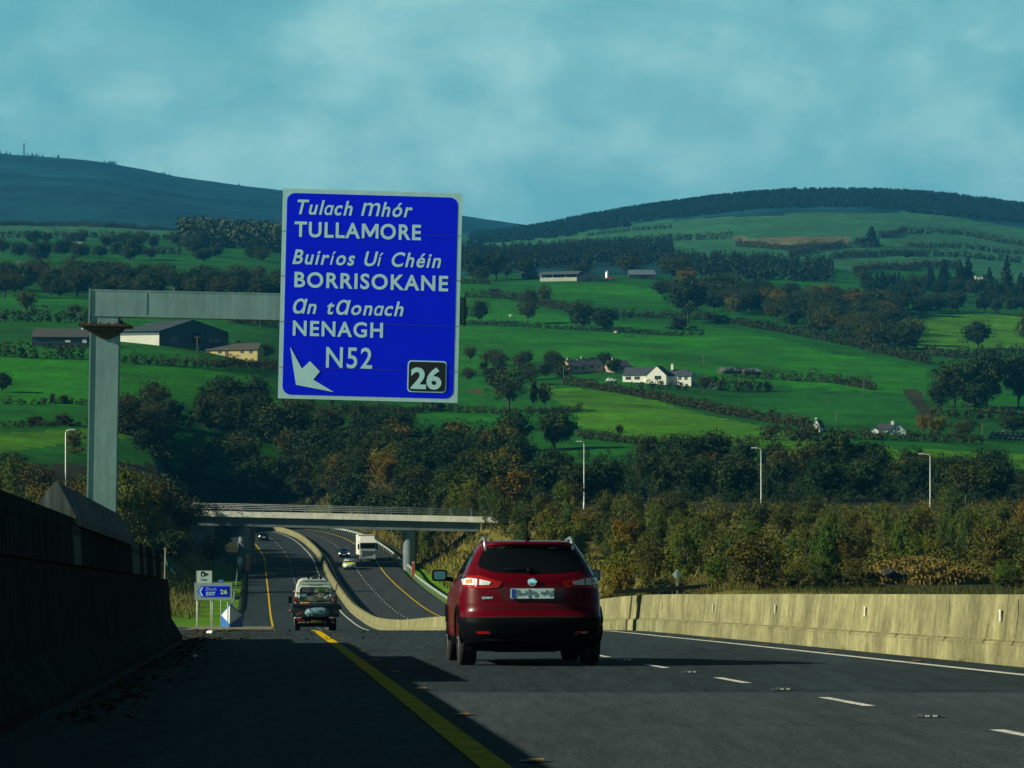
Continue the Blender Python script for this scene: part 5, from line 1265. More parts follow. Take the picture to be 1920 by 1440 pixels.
e, k, h = place('farm_shed', 'wide blue grey farm roof right of the grain silo on the ridge', 'shed', 1204, 523, 1400); block(e, -25 * k, 25 * k, 0, 20, 8 * k, 11 * k, 'x', STEEL, mat('far_blue_roof', (.10, .14, .17), .6)); m = MB(); m.bb(-6 * k, 6 * k, -.2, 0, 0, 6 * k); m.build('door', mat('barn_opening', (.008, .010, .012)), e)
e, k, h = place('grain_silo', 'shiny steel grain silo on the ridge farm', 'silo', 1139, 524, 1400); b = MB(); b.lathe([(4 * k, -1), (4 * k, 13 * k), (.5 * k, 17 * k)], 16); b.build('tank', mat('silo_steel', (.55, .60, .60), .35, metal=.5), e); b = MB(); b.tube([(4.3 * k, -.3, -1), (4.3 * k, -.3, 13 * k), (0, 0, 17 * k)], .1, 6); b.build('pipe', GALV, e)
e, k, h = place('farm_trailer', 'red farm trailer parked below the grain silo', 'trailer', 1143, 526, 1400); m = MB(); m.box((0, 0, 3.2 * k), (17 * k, 2.4, 3.6 * k), 0, bevel=.15); m.build('load_bed', mat('farm_red', (.42, .03, .025), .5), e)
for x in (-5, 5):
    m = MB(); m.lathe([(.001, -.15), (.6, -.15), (.6, .15), (.001, .15)], 12, 'y', (x * k, -1.2, .6)); m.build('wheel', TYRE, e)
# far white farm on the left and others
e, k, h = place('farmhouse', 'small white farmhouse with bright gable before the far plantation', 'house', 366, 461, 1700, R(-25)); w1, r1 = block(e, -14 * k, 16 * k, 0, 8, 7 * k, 7 * k, 'x', LIME, SLATE); chimney(r1, -8 * k, 4, 13 * k, 2.2, None, 1.0); opening(e, 2, 1.5, 1.4, 1.4, 0); opening(e, 6, 1.5, 1.4, 1.4, 0)
e, k, h = place('farm_shed', 'grey roofed shed with orange wall next to the far white farmhouse', 'shed', 405, 464, 1700, R(-12)); block(e, -14 * k, 14 * k, 0, 9, 7 * k, 6 * k, 'x', mat('orange_wall', (.45, .20, .10), .8), SLATE); m = MB(); m.bb(-3, 0, -.15, 0, 0, 3.5); m.build('door', STEEL, e)
e, k, h = place('shed', 'pale flat shed roof among hedges near the far left field', 'shed', 142, 462, 1500); block(e, -11 * k, 11 * k, 0, 8, 5 * k, 4 * k, 'x', mat('shed_pale', (.20, .24, .20), .8), mat('shed_pale_roof', (.26, .30, .28), .7)); m = MB(); m.bb(-1.5, 1.5, -.15, 0, 0, 3); m.build('door', STEEL, e)
e, k, h = place('cottage', 'grey gabled cottage peeping above the gantry beam', 'house', 335, 548, 1000, R(-30)); w1, r1 = block(e, -16 * k, 16 * k, 0, 7, 6 * k, 9 * k, 'x', mat('grey_render', (.22, .24, .22), .8), SLATE); opening(e, 1, 1.2, 1.0, 1.0, 0)
e, k, h = place('farm_shed', 'white strip of farm shed between the tall conifers at right', 'shed', 1838, 524, 1900); block(e, -9 * k, 22 * k, 0, 8, 6 * k, 2 * k, 'x', LIME, SLATE); m = MB(); m.bb(2, 6, -.15, 0, 0, 4); m.build('door', STEEL, e)
# low stone wall before the bungalow, white car is above
e, k, h = place('garden_wall', 'grey blue garden wall right of the white bungalow', 'wall', 1310, 727, 800, R(-4)); m = MB(); m.bb(-40 * k, 34 * k, 0, .4, -1, 9 * k); m.bb(-40.4 * k, 34.4 * k, -.08, .48, 9 * k, 10 * k); m.build('wall', mat('garden_wall', (.09, .13, .15), .85, var=.2), e)
# masts on the left hill
def mast(px, pyb, pyt, label):
    h = hit(px, pyb, 4700, 6000); k = h.y / F; e = empty('mast', h, 0, label, 'mast'); H = (pyb - pyt) * k; m = MB(); w = 4.5
    for a in ((-1, -1), (1, -1), (1, 1), (-1, 1)): m.tube([(a[0] * w / 2, a[1] * w / 2, -3), (a[0] * .5, a[1] * .5, H)], .35, 6)
    for q in np.linspace(.1, .95, 7):
        s = w / 2 * (1 - q) + .5 * q
        for a, b in (((-1, -1), (1, -1)), ((1, -1), (1, 1)), ((1, 1), (-1, 1)), ((-1, 1), (-1, -1))): m.tube([(a[0] * s, a[1] * s, H * q), (b[0] * s, b[1] * s, H * q)], .2, 4)
    m.build('lattice', mat('mast_grey', (.05, .08, .10), .6), e); m = MB()
    for q in (.75, .9): m.lathe([(.001, -.3), (1.6, 0), (.001, .3)], 10, 'y', (0, -1.2, H * q))
    m.build('dish', mat('mast_grey', (.05, .08, .10)), e)
mast(45, 287, 264, 'lattice radio mast on the crest of the blue hill')
# utility poles
POLE = mat('creosote_pole', (.11, .11, .08), .85, var=.2)
def pole(px, pyb, pyt, label, dmin=560, arm=True):
    h = hit(px, pyb, dmin); k = h.y / F; e = empty('utility_pole', h, 0, label, 'utility pole', 'wooden poles across the fields'); H = (pyb - pyt) * k; m = MB(); r = max(.14, .42 * k)
    m.tube([(0, 0, -.6), (0, 0, H)], [r, r * .75], 8); m.build('pole', POLE, e); m = MB(); m.bb(-.9, .9, -.08, .08, H - .5, H - .32)
    for q in (-.75, 0, .75): m.lathe([(.06, H - .32), (.09, H - .2), (.03, H - .08)], 8, 'z', (q, 0, 0))
    m.build('cross_arm', POLE, e)
for a in ((949, 694, 663, 'wooden pole left of the half bare ash above the hedge'), (1017, 706, 679, 'short wooden pole in the scrub left of the parked white car'), (1057, 721, 686, 'wooden pole at the hedge corner nearest the parked white car'),
          (1319, 690, 664, 'thin pale pole on the slope above the white bungalow'), (1620, 747, 708, 'lone pole standing in the field above the cottages'), (1569, 793, 772, 'short pole by the hedge behind the white gable'), (1842, 823, 796, 'pole left of the black wrapped bales'),
          (370, 676, 630, 'dark pole in front of the big barn'), (488, 620, 584, 'pole beyond the cream cottage'), (426, 612, 590, 'pole behind the big barn'), (148, 608, 585, 'pole behind the farm shed at left'), (445, 690, 664, 'thin pale pole in the hedge before the cream cottage'), (167, 450, 436, 'tiny pole on the far left field edge'), (866, 935, 908, 'dark cross armed pole right of the bridge'), (1553, 757, 748, 'stub post standing in the middle of a field')): pole(*a, dmin=480)
# ------------------------------------------------------------------ trees, hedges, shrubs
LEAF = {
 'dark': leaf_mat('shaded_oak_leaves', [(.010, .032, .008), (.015, .042, .009), (.020, .044, .009), (.026, .046, .010)]),  # oak leaf colour darkened to put the belt's shade into it
 'oak': leaf_mat('oak_leaves', [(.014, .036, .008), (.019, .044, .010), (.024, .048, .009), (.032, .052, .008)]),
 'ash': leaf_mat('ash_leaves', [(.046, .062, .012), (.038, .058, .014), (.056, .064, .012), (.062, .060, .014)]),
 'autumn': leaf_mat('autumn_leaves', [(.110, .115, .008), (.140, .118, .006), (.120, .088, .010), (.150, .100, .008), (.090, .110, .008)]),
 'birch': leaf_mat('birch_leaves', [(.056, .108, .012), (.074, .122, .008), (.086, .104, .010), (.040, .098, .018), (.090, .090, .010), (.060, .122, .010)]),
 'conifer': leaf_mat('conifer_needles', [(.008, .022, .010), (.011, .026, .011), (.014, .030, .012)]),
 'hedge': leaf_mat('hedge_leaves', [(.024, .040, .009), (.032, .042, .010), (.038, .040, .012), (.018, .036, .009)]),
 'rust': leaf_mat('rusty_leaves', [(.092, .080, .014), (.080, .078, .014), (.074, .086, .014)]),
}
BARK = mat('bark', (.050, .045, .034), .9, var=.3, scale=3, stretch=(2, 2, .5))
BIRCHB = mat('pale_bark', (.14, .13, .10), .9, var=.3, scale=3)
def leaves(cent, rad, per, size, rng, flat=.35, up=.15, aspect=.75):
    """leaf sprays: quads set around the shells of clumps"""
    n = len(cent); C = np.repeat(cent, per, 0); Rr = np.repeat(rad, per, 0)[:, None]
    u = rng.normal(size=(n * per, 3)); u /= np.linalg.norm(u, axis=1)[:, None]
    rr = rng.uniform(.35, 1.05, (n * per, 1)) ** .6
    p = C + u * Rr * rr * np.array([1, 1, .8])
    nr = u * .9 + rng.normal(size=u.shape) * .50 + np.array([0, 0, up]); nr /= np.linalg.norm(nr, axis=1)[:, None]
    t = np.cross(nr, rng.normal(size=u.shape)); t /= np.linalg.norm(t, axis=1)[:, None]; b = np.cross(nr, t)
    s = size * rng.uniform(.55, 1.35, (n * per, 1)); a = s * aspect
    q = np.stack([p - t * s, p + b * a * .9 - t * s * .1, p + t * s, p - b * a * .9 + t * s * .1], 1)
    return q.reshape(-1, 3)
def quads_mesh(name, v, m):
    me = bpy.data.meshes.new(name); k = len(v) // 4
    me.vertices.add(len(v)); me.vertices.foreach_set('co', np.ascontiguousarray(v, np.float32).ravel())
    me.loops.add(4 * k); me.loops.foreach_set('vertex_index', np.arange(4 * k, dtype=np.int32)); me.polygons.add(k); me.polygons.foreach_set('loop_start', np.arange(0, 4 * k, 4, dtype=np.int32))
    me.materials.append(m); me.update(calc_edges=True); return me
def tree_proto(kind, seed):
    """unit tree: height 1, crown width about 1 (scaled on placing)"""
    g = np.random.RandomState(seed); rnd = random.Random(seed); tr = MB()
    if kind == 'conifer':
        tr.tube([(0, 0, -.03), (0, 0, .5), (0, 0, .97)], [.035, .02, .004], 7); cs = []; rs = []
        for i in range(26):
            z = .07 + .9 * (i / 25) ** .9; r = .36 * (1 - z) ** .8 + .012; n = max(3, int(13 * (1 - z)) + 2); a0 = g.uniform(0, 6)
            for k in range(n):
                a = a0 + 6.283 * k / n + g.normal() * .15; q = r * g.uniform(.35, 1.2) * (1 + .25 * math.sin(i * 2.4 + seed)); cs.append((q * math.cos(a), q * math.sin(a), z - q * .22)); rs.append(.03 + .055 * (1 - z))
        return tr.mesh('trunk', BARK), quads_mesh('crown', leaves(np.array(cs), np.array(rs), 16, .030, g, up=.5), LEAF['conifer'])
    par = {'oak': (.07, .52, .46, .50, 76, 66, .026, 1.), 'ash': (.13, .57, .43, .46, 66, 44, .022, 1.), 'autumn': (.08, .52, .46, .42, 60, 80, .021, 1.), 'birch': (.08, .52, .47, .36, 64, 96, .0155, 1.), 'ivy': (.03, .50, .48, .24, 50, 64, .026, 1.), 'rust': (.10, .5, .45, .42, 50, 80, .017, 1.),
           'shrub': (.04, .46, .46, .5, 46, 60, .038, 1.)}[kind]
    z0, zc, rzv, rh, nc, per, ls, _ = par
    # limbs
    tr.tube([(0, 0, -.05), (g.normal() * .01, g.normal() * .01, z0), (g.normal() * .03, g.normal() * .03, .55)], [.028, .022, .012], 8)
    cs = []; rs = []
    lobes = [(g.normal(0, rh * .42), g.normal(0, rh * .42), zc + g.uniform(-.7, .75) * rzv) for _ in range(7 if kind != 'ivy' else 4)]
    for i in range(nc):
        if kind in ('birch', 'ash', 'rust') and i % 3 == 0:                                       # upright sprays that break the outline
            a = g.uniform(0, 6.283); q = rh * g.uniform(.2, .95); z = zc + rzv * g.uniform(.0, .95) * math.sqrt(max(.05, 1 - (q / rh) ** 2)); c = (q * math.cos(a), q * math.sin(a), z); r = g.uniform(.05, .085)
        else:
            u = g.normal(size=3); u /= np.linalg.norm(u); s = g.uniform(.45, .93); L = lobes[i % len(lobes)]
            c = np.array([u[0] * rh * s, u[1] * rh * s, zc + u[2] * rzv * s]) * .72 + np.array(L) * .28; r = g.uniform(.075, .15) * (rh / .46) ** .5
            if c[2] < z0 + .03: c[2] = z0 + .03 + abs(g.normal() * .05)
        cs.append(c); rs.append(r)
        if i % 3 == 0:
            zb = min(c[2] * .75, .5); tr.tube([(0, 0, max(.05, zb * .55)), (c[0] * .45, c[1] * .45, (zb * .55 + c[2]) / 2 + .02), (c[0], c[1], c[2])], [.012, .007, .0025], 5)
    cs = np.array([np.array(c, float) for c in cs]); rs = np.array(rs)
    v = leaves(cs, rs, per, ls, g)
    if kind in ('birch', 'shrub', 'rust'):                                                          # skirts down to the ground
        c2 = np.stack([g.normal(0, rh * .5, 16), g.normal(0, rh * .5, 16), g.uniform(.05, .25, 16)], 1); v = np.concatenate([v, leaves(c2, g.uniform(.06, .11, 16), per, ls, g)])
    # loose outer sprigs
    k = 220 if kind in ('ash', 'birch', 'rust') else 130; u = g.normal(size=(k, 3)); u /= np.linalg.norm(u, axis=1)[:, None]; u[:, 2] = np.where(u[:, 2] < -.4, -u[:, 2], u[:, 2])
    c3 = u * np.array([rh, rh, rzv]) * g.uniform(.9, 1.1, (k, 1)) + np.array([0, 0, zc]); v = np.concatenate([v, leaves(c3, np.full(k, .012), 3, ls * .8, g)])
    lm = {'ivy': 'oak', 'shrub': 'hedge'}.get(kind, kind)
    return tr.mesh('trunk', BIRCHB if kind == 'birch' else BARK), quads_mesh('crown', v, LEAF[lm])
PROTO = {k: [tree_proto(k, 100 * i + 7 * len(k) + ord(k[0])) for i in range(n)] for k, n in (('oak', 4), ('ash', 3), ('autumn', 3), ('birch', 5), ('conifer', 3), ('ivy', 2), ('rust', 2), ('shrub', 4))}
for k_ in ('oak', 'ivy'):
    PROTO['dark'] = PROTO.get('dark', []) + [(t_, c_.copy()) for t_, c_ in PROTO[k_]]
for t_, c_ in PROTO['dark']: c_.materials[0] = LEAF['dark']
TNAME = {'dark': ('woodland_tree', 'tree'), 'oak': ('oak_tree', 'tree'), 'ash': ('ash_tree', 'tree'), 'autumn': ('autumn_tree', 'tree'), 'birch': ('birch_tree', 'tree'), 'conifer': ('conifer_tree', 'tree'), 'ivy': ('ivy_tree', 'tree'), 'rust': ('rusty_shrub', 'shrub'), 'shrub': ('shrub', 'shrub')}
RT = random.Random(21)
def tree(kind, loc, H, Wd, label, group=None):
    nm, cat = TNAME[kind]; tm, cm = RT.choice(PROTO[kind])
    e = empty(nm, loc, RT.uniform(0, 6.28), label, cat, group)
    for n, me in (('trunk', tm), ('crown', cm)):
        o = link(n, me, e); o.scale = (Wd, Wd, H)
    return e
def tree_at(kind, px, pyb, hpx, wpx, label, dmin=470, group=None):
    h = hit(px, pyb, dmin); k = h.y / F; h.z -= .2; return tree(kind, h, hpx * k, wpx * k * (1.05 if kind != 'conifer' else 1.35), label, group)

# single trees one can point to
for a in (
 ('oak', 1038, 842, 80, 92, 'big round dark oak, right one of the pair above the first street lamp'), ('oak', 962, 846, 80, 74, 'dark oak, left one of the pair below the half bare ash'),
 ('autumn', 922, 868, 70, 58, 'yellow green tree in front of the dark oak pair'), ('autumn', 900, 880, 42, 30, 'small bright yellow tree at the foot of the oak pair'), ('autumn', 988, 862, 32, 48, 'low yellowish bush under the dark oak pair'),
 ('ash', 955, 770, 82, 96, 'big half bare ash in the field right of the sign'), ('ivy', 1000, 768, 66, 34, 'dark ivy clad trunk beside the half bare ash'), ('ash', 1022, 768, 52, 36, 'thin bare ash right of the ivy clad trunk'),
 ('oak', 1093, 618, 58, 66, 'olive topped oak in the middle field right of the sign'), ('oak', 1138, 622, 50, 62, 'dark round oak touching the olive topped oak'), ('ash', 990, 608, 50, 52, 'lone airy ash in the middle field'),
 ('ivy', 873, 606, 46, 26, 'narrow dark tree at the right edge of the sign'), ('oak', 900, 606, 48, 46, 'spreading oak next to the narrow dark tree by the sign'), ('ash', 1022, 575, 42, 34, 'tall ash in the hedge below the ridge farm'), ('ash', 995, 572, 34, 40, 'round ash in the hedge left of the tall one below the ridge farm'), ('shrub', 927, 556, 20, 24, 'dark thorn bush in the hedge below the ridge farm'),
 ('shrub', 1161, 811, 18, 16, 'lone small thorn bush in the bright field'), ('ash', 1320, 740, 40, 34, 'bent thin tree in front of the garden wall'), ('shrub', 1275, 618, 30, 40, 'dark round shrub at the end of the field hedge'),
 ('oak', 75, 494, 48, 56, 'dark round oak at the far left above the tree band'), ('oak', 250, 488, 44, 52, 'dark round oak right of the far left field'), ('ash', 50, 594, 52, 44, 'yellowish ash left of the farm shed'), ('ash', 140, 598, 30, 32, 'small ash in front of the farm shed'),
 ('oak', 5, 735, 42, 44, 'dark oak cut by the left edge of the picture'), ('shrub', 298, 760, 30, 20, 'bushy thorn in the left field right of the gantry post'), ('shrub', 98, 755, 22, 12, 'left thin thorn on the low bank at the far left'), ('shrub', 120, 757, 20, 22, 'right wider thorn on the low bank at the far left'), ('shrub', 65, 797, 22, 36, 'pair of low thorns on the second bank at left'), ('shrub', 118, 797, 26, 36, 'scrubby thorns on the second bank beside the gantry post'), ('rust', 140, 850, 50, 52, 'rusty brown bush behind the gantry post'),
 ('ash', 452, 672, 36, 34, 'small olive tree in front of the cream cottage'), ('oak', 495, 672, 30, 50, 'dark bush right of the cream cottage'), ('oak', 268, 850, 48, 52, 'dark round tree in the small field right of the post'), ('ash', 313, 845, 56, 50, 'brownish ash in the small field right of the post'),
 ('ivy', 405, 838, 38, 28, 'dark narrow tree by the small field'), ('oak', 425, 775, 74, 74, 'olive oak left of the sign foot'), ('oak', 480, 776, 78, 60, 'ivy covered dark oak just left of the sign foot'), ('oak', 525, 838, 92, 112, 'largest dark oak below the sign'), ('ash', 455, 880, 76, 76, 'grey airy ash below the left field'), ('ivy', 478, 885, 60, 34, 'dark ivy clad stem beside the grey airy ash'),
 ('autumn', 603, 850, 58, 46, 'yellow green tree below the middle of the sign'), ('rust', 722, 828, 44, 58, 'orange topped round tree below the sign'), ('oak', 745, 836, 50, 60, 'dark round tree touching the orange topped one'), ('oak', 632, 806, 34, 34, 'small dark tree below the sign'), ('ivy', 585, 772, 40, 24, 'left dark ivy trunk under the sign edge'), ('ivy', 622, 768, 34, 18, 'right dark ivy trunk under the sign edge'), ('autumn', 820, 858, 40, 56, 'olive bush right of the dark mass below the sign'), ('oak', 790, 880, 70, 100, 'dark spreading tree below the sign, right end'), ('shrub', 820, 770, 24, 40, 'small leafy thorn in the hedge right below the sign'), ('ivy', 793, 772, 26, 10, 'thin tree in the hedge below the sign'),
 ('oak', 1215, 880, 70, 74, 'left oak of the dark oak clump'), ('oak', 1275, 885, 76, 84, 'second oak from the left of the dark oak clump'), ('oak', 1340, 885, 82, 86, 'tallest oak of the dark oak clump'), ('oak', 1395, 892, 72, 60, 'right oak of the dark oak clump'), ('rust', 1330, 895, 54, 60, 'brown airy tree in front of the dark oak clump'),
 ('rust', 1462, 900, 66, 74, 'orange brown tree right of the middle street lamp'), ('oak', 1560, 898, 100, 110, 'big dark oak in front of the white gable'), ('oak', 1628, 898, 80, 76, 'dark oak below the white house'), ('rust', 1738, 898, 56, 64, 'orange brown bush behind the right street lamp'), ('oak', 1800, 902, 54, 76, 'low dark oak right of the right street lamp'), ('oak', 1858, 905, 72, 86, 'tall dark oak at the right below the bales'), ('ash', 1450, 818, 24, 44, 'airy green bush left of the white gable'), ('ash', 1500, 822, 20, 36, 'low bush beside the white gable'),
 ('autumn', 1758, 816, 44, 50, 'olive tree right of the white house'), ('ash', 1808, 822, 40, 62, 'brown airy tree between the white house and the bales'), ('autumn', 1730, 812, 40, 36, 'yellowish tree touching the white house'), ('oak', 1900, 812, 36, 60, 'dark tree behind the bales'),
 ('oak', 1790, 762, 92, 90, 'left big oak of the dark group at the right edge'), ('oak', 1850, 764, 116, 96, 'tallest oak of the dark group at the right edge'), ('oak', 1910, 764, 110, 84, 'right oak of the dark group at the right edge'), ('oak', 1765, 768, 60, 56, 'low oak at the left foot of the dark group'), ('oak', 1830, 772, 60, 70, 'front oak of the dark group at the right edge'),
 ('oak', 1700, 662, 60, 72, 'dark olive oak at the corner of the bright upper field'), ('ash', 1640, 658, 54, 64, 'airy oak left of the bright upper field corner'), ('conifer', 1634, 462, 38, 36, 'dark pointed conifer clump in the far pale fields'), ('oak', 1612, 462, 18, 30, 'dark bush left of the far conifer'), ('oak', 1700, 486, 20, 36, 'small dark tree in the far pale fields right of the conifer'),
 ('conifer', 1745, 545, 46, 32, 'pointed conifer at left of the right hand wood'), ('conifer', 1770, 545, 60, 36, 'taller dark conifer of the right hand wood'), ('conifer', 1800, 548, 58, 36, 'dark conifer in the middle of the right hand wood'), ('conifer', 1815, 548, 68, 34, 'tallest conifer left of the white strip of shed'), ('conifer', 1855, 552, 52, 30, 'conifer just right of the white strip of shed'), ('conifer', 1888, 556, 78, 32, 'tall spire conifer near the right edge'), ('conifer', 1914, 562, 52, 36, 'conifer cut by the right edge of the picture'), ('conifer', 1655, 545, 36, 30, 'small conifer above the wood'), ('conifer', 1626, 540, 26, 24, 'smallest conifer above the wood'),
 ('oak', 885, 528, 62, 50, 'tall dark tree left of the ridge farm by the sign'), ('oak', 930, 526, 62, 56, 'dark tree second from the sign on the ridge'), ('oak', 985, 522, 44, 44, 'dark round tree nearest the ridge farm sheds'), ('ash', 950, 526, 36, 34, 'pale tree among the dark ridge trees'), ('oak', 905, 530, 34, 40, 'low dark tree on the ridge by the sign'), ('ash', 1090, 520, 28, 54, 'airy bush behind the dark farm shed'), ('ash', 1180, 518, 38, 70, 'olive tree behind the blue grey farm roof'), ('ash', 1265, 530, 52, 82, 'big olive tree right of the ridge farm'), ('autumn', 1288, 548, 50, 56, 'bright olive tree in front of the big one right of the ridge farm'), ('oak', 1290, 605, 92, 84, 'large dark tree below the olive trees'), ('oak', 1345, 560, 50, 80, 'dark broad tree right of the olive trees')):
    tree_at(a[0], a[1], a[2], a[3], a[4], a[5], 470 if a[2] > 700 else 700)

# groups of trees nothing tells apart
RG = random.Random(77)
def wood(spots, kinds, hr, label, group, wr=(.75, 1.1)):
    for (x, y) in spots:
        kd = RG.choice(kinds); H = RG.uniform(*hr) * (1 if kd != 'shrub' else .55); z = gz(x, y) - .25
        w_ = H * RG.uniform(*wr) * ({'birch': .95, 'conifer': .6, 'shrub': 1.6, 'rust': 1.0, 'ivy': .8}.get(kd, 1.1))
        lab = label.replace('{}', {'oak': 'dark leafy tree', 'dark': 'oak with shade darkened leaves', 'ash': 'olive airy tree', 'autumn': 'yellowing tree', 'birch': 'slender birch', 'conifer': 'dark conifer', 'rust': 'rust brown bush', 'shrub': 'green bush', 'ivy': 'ivy clad tree'}[kd])
        tree(kd, (x, y, z), H, w_, lab, group + ' (%s)' % TNAME[kd][0].replace('_', ' '))
def scatter(n, fx, fy, sep, ok=lambda x, y: True):
    out = []; t = 0
    while len(out) < n and t < n * 60:
        t += 1; y = fy(); x = fx(y)
        if ok(x, y) and all((x - a) ** 2 + (y - b) ** 2 > sep * sep for a, b in out): out.append((x, y))
    return out
U = RG.uniform
def px_x(px, d): return (px - 960) / F * d
# thicket behind the median barrier on the right
wood(scatter(120, lambda y: px_x(U(1140, 2000), y), lambda: U(226, 385), 2.7, lambda x, y: not (y < 262 and 1600 < 960 + F * x / y < 1860)), ['birch'] * 7 + ['autumn'] + ['rust'] + ['ash'] * 3, (3.0, 6.0), '{} in the thicket behind the median barrier', 'thicket behind the median barrier', (.62, .9))
wood(scatter(32, lambda y: px_x(U(935, 1180), y), lambda: U(300, 425), 3.4, lambda x, y: x - float(rx(y)) > 24.5), ['birch'] * 5 + ['autumn'] * 2 + ['ash'] * 3, (3.4, 5.4), '{} on the bank beyond the oncoming carriageway', 'trees on the bank right of the bridge', (.62, .9))
for a in ((1168, 1075, 110, 64, 'autumn', 'bright yellow birch at the left end of the thicket'), (1135, 1070, 82, 44, 'autumn', 'small yellow tree beside the red car roof'), (1250, 1078, 48, 96, 'shrub', 'dense green bush low in front of the thicket'), (1420, 1106, 110, 130, 'rust', 'broad orange brown bush in front of the thicket'), (1630, 1104, 40, 50, 'shrub', 'small green bush beside the rocky mound'), (1345, 1070, 60, 80, 'birch', 'low birch behind the grey diamond sign')):
    D = 214; x = px_x(a[0], D); z = P(0, a[1], D).z; tree(a[4], (x, D, min(z, gz(x, D))), a[2] * D / F, a[3] * D / F * 1.05, a[5])
wood(scatter(30, lambda y: px_x(U(1390, 1980), y), lambda: U(212, 226), 1.4, lambda x, y: not 1610 < 960 + F * x / y < 1870), ['shrub', 'rust', 'birch'], (1.6, 2.8), '{} low along the foot of the thicket', 'bushes along the foot of the thicket', (.8, 1.1))
# dark wood belt right and left of the bridge, before the fields
wood(scatter(62, lambda y: px_x(U(985, 2000), y), lambda: U(470, 600), 6, lambda x, y: True), ['dark'] * 8 + ['ash', 'ivy'], (5.0, 8.2), '{} in the dark belt behind the street lamps', 'dark belt behind the street lamps', (.8, 1.15))
wood(scatter(76, lambda y: px_x(U(480, 980), y), lambda: U(450, 668), 4.6, lambda x, y: x > float(rx(y)) + 23), ['dark'] * 3 + ['oak', 'oak', 'ash', 'ivy', 'autumn'], (6, 9.5), '{} in the dark belt beyond the bridge', 'dark belt beyond the bridge', (.8, 1.1))
wood(scatter(30, lambda y: px_x(U(560, 930), y), lambda: U(426, 458), 3.5, lambda x, y: x > float(rx(y)) + 22), ['birch', 'autumn', 'rust', 'birch'], (4, 7.0), '{} just beyond the bridge railings', 'trees just beyond the bridge', (.6, .85))
wood(scatter(34, lambda y: px_x(U(360, 760), y), lambda: U(626, 720), 5.0), ['dark'] * 4 + ['ash', 'oak', 'ivy'], (7, 10), '{} on the rise where the motorway bends away', 'wood where the motorway bends away', (.85, 1.15))
for (px_, py_) in [(RG.uniform(530, 690), RG.uniform(868, 938)) for _ in range(26)]:
    h_ = hit(px_, py_, 470); tree(RG.choice(['dark', 'dark', 'ash', 'oak']), (h_.x, h_.y, h_.z - .3), RG.uniform(5, 8), RG.uniform(5, 8), 'leafy tree on the steep bank seen over the bridge railings', 'trees on the steep bank over the bridge')
# left bank
wood(scatter(44, lambda y: px_x(U(215, 385), y), lambda: U(385, 455), 3.0, lambda x, y: x < float(rx(y)) - 15.5), ['birch'] * 3 + ['autumn', 'ash', 'ash'], (4.6, 6.6), '{} on the left bank before the bridge', 'trees on the left bank', (.65, .9))
wood(scatter(22, lambda y: px_x(U(330, 500), y), lambda: U(455, 600), 4.5, lambda x, y: x < float(rx(y)) - 17), ['dark'] * 4 + ['ash', 'ivy'], (6, 9), '{} in the dark wood above the left end of the bridge', 'dark wood above the left end of the bridge', (.8, 1.1))
wood(scatter(38, lambda y: px_x(U(-60, 250), y), lambda: U(330, 450), 4, lambda x, y: True), ['birch', 'autumn', 'ash', 'rust', 'oak'], (4.0, 6.2), '{} behind the stacked wall at left', 'trees behind the stacked wall', (.8, 1.15))
for a in ((240, 1030, 160, 110, 'birch', 345, 'leafy birch just right of the gantry post foot'), (300, 1000, 110, 110, 'ash', 425, 'dense olive tree above the end of the stacked wall'), (352, 990, 58, 84, 'ash', 405, 'dark tree hiding the left end of the bridge'), (330, 1050, 62, 80, 'oak', 385, 'dark bush below the left end of the bridge'), (400, 1045, 44, 60, 'ash', 402, 'brownish bush left of the bridge pier')):
    x = px_x(a[0], a[5]); z = gz(x, a[5]) - .2; H = (a[1] - 0) and a[2] * a[5] / F; zz_ = P(0, a[1], a[5]).z
    tree(a[4], (x, a[5], min(z, zz_)), H + max(0, zz_ - z), a[3] * a[5] / F * 1.1, a[6])
wood(scatter(56, lambda y: px_x(U(1620, 1970), y), lambda: U(1600, 1980), 10, lambda x, y: HY - gz(x, y) * F / y < 590), ['dark'] * 3 + ['oak', 'ash', 'conifer'], (9, 14), '{} in the wood among the tall conifers', 'wood among the tall conifers', (.9, 1.2))
# tree band across the left, wood at the upper right
wood(scatter(84, lambda y: px_x(U(-40, 530), y), lambda: U(1210, 1480), 9), ['oak'] * 4 + ['ash'] * 3, (9, 13), '{} in the tree band above the big barn', 'tree band above the big barn', (.9, 1.3))
wood(scatter(150, lambda y: px_x(U(1240, 1960), y), lambda: U(1180, 1680), 9, lambda x, y: (lambda p, q: q < 655 and not inside(FIELDS[4][1], np.array(p), np.array(q)) and q < 560 + (p - 1240) * .24 and q > 512 + (p > 1800) * 20)(960 + F * x / y, HY - gz(x, y) * F / y)), ['oak'] * 5 + ['ash'] * 3 + ['autumn'], (9, 14), '{} in the wood below the far pale fields', 'wood below the far pale fields', (.9, 1.25))
wood(scatter(26, lambda y: px_x(U(225, 520), y), lambda: U(560, 700), 7, lambda x, y: (lambda p, q: 770 < q + 0 < 815 and (p < 330 or p > 380) or (700 < q < 775 and p > 385))(960 + F * x / y, HY - gz(x, y) * F / y)), ['oak', 'ash', 'ash', 'shrub'], (6, 9), '{} in the hedgerow below the left field', 'hedgerow trees below the left field')
wood(scatter(26, lambda y: px_x(U(870, 1160), y), lambda: U(980, 1130), 8, lambda x, y: (lambda p, q: 680 < q < 722 - (p > 1060) * 16)(960 + F * x / y, HY - gz(x, y) * F / y)), ['ash', 'oak', 'shrub'], (5.5, 8), '{} in the scrub left of the bungalow', 'scrub trees left of the bungalow')
wood(scatter(36, lambda y: px_x(U(-20, 530), y), lambda: U(1750, 2150), 16), ['oak', 'ash', 'oak'], (8, 12), '{} among the far left fields', 'far left field trees', (1.0, 1.5))

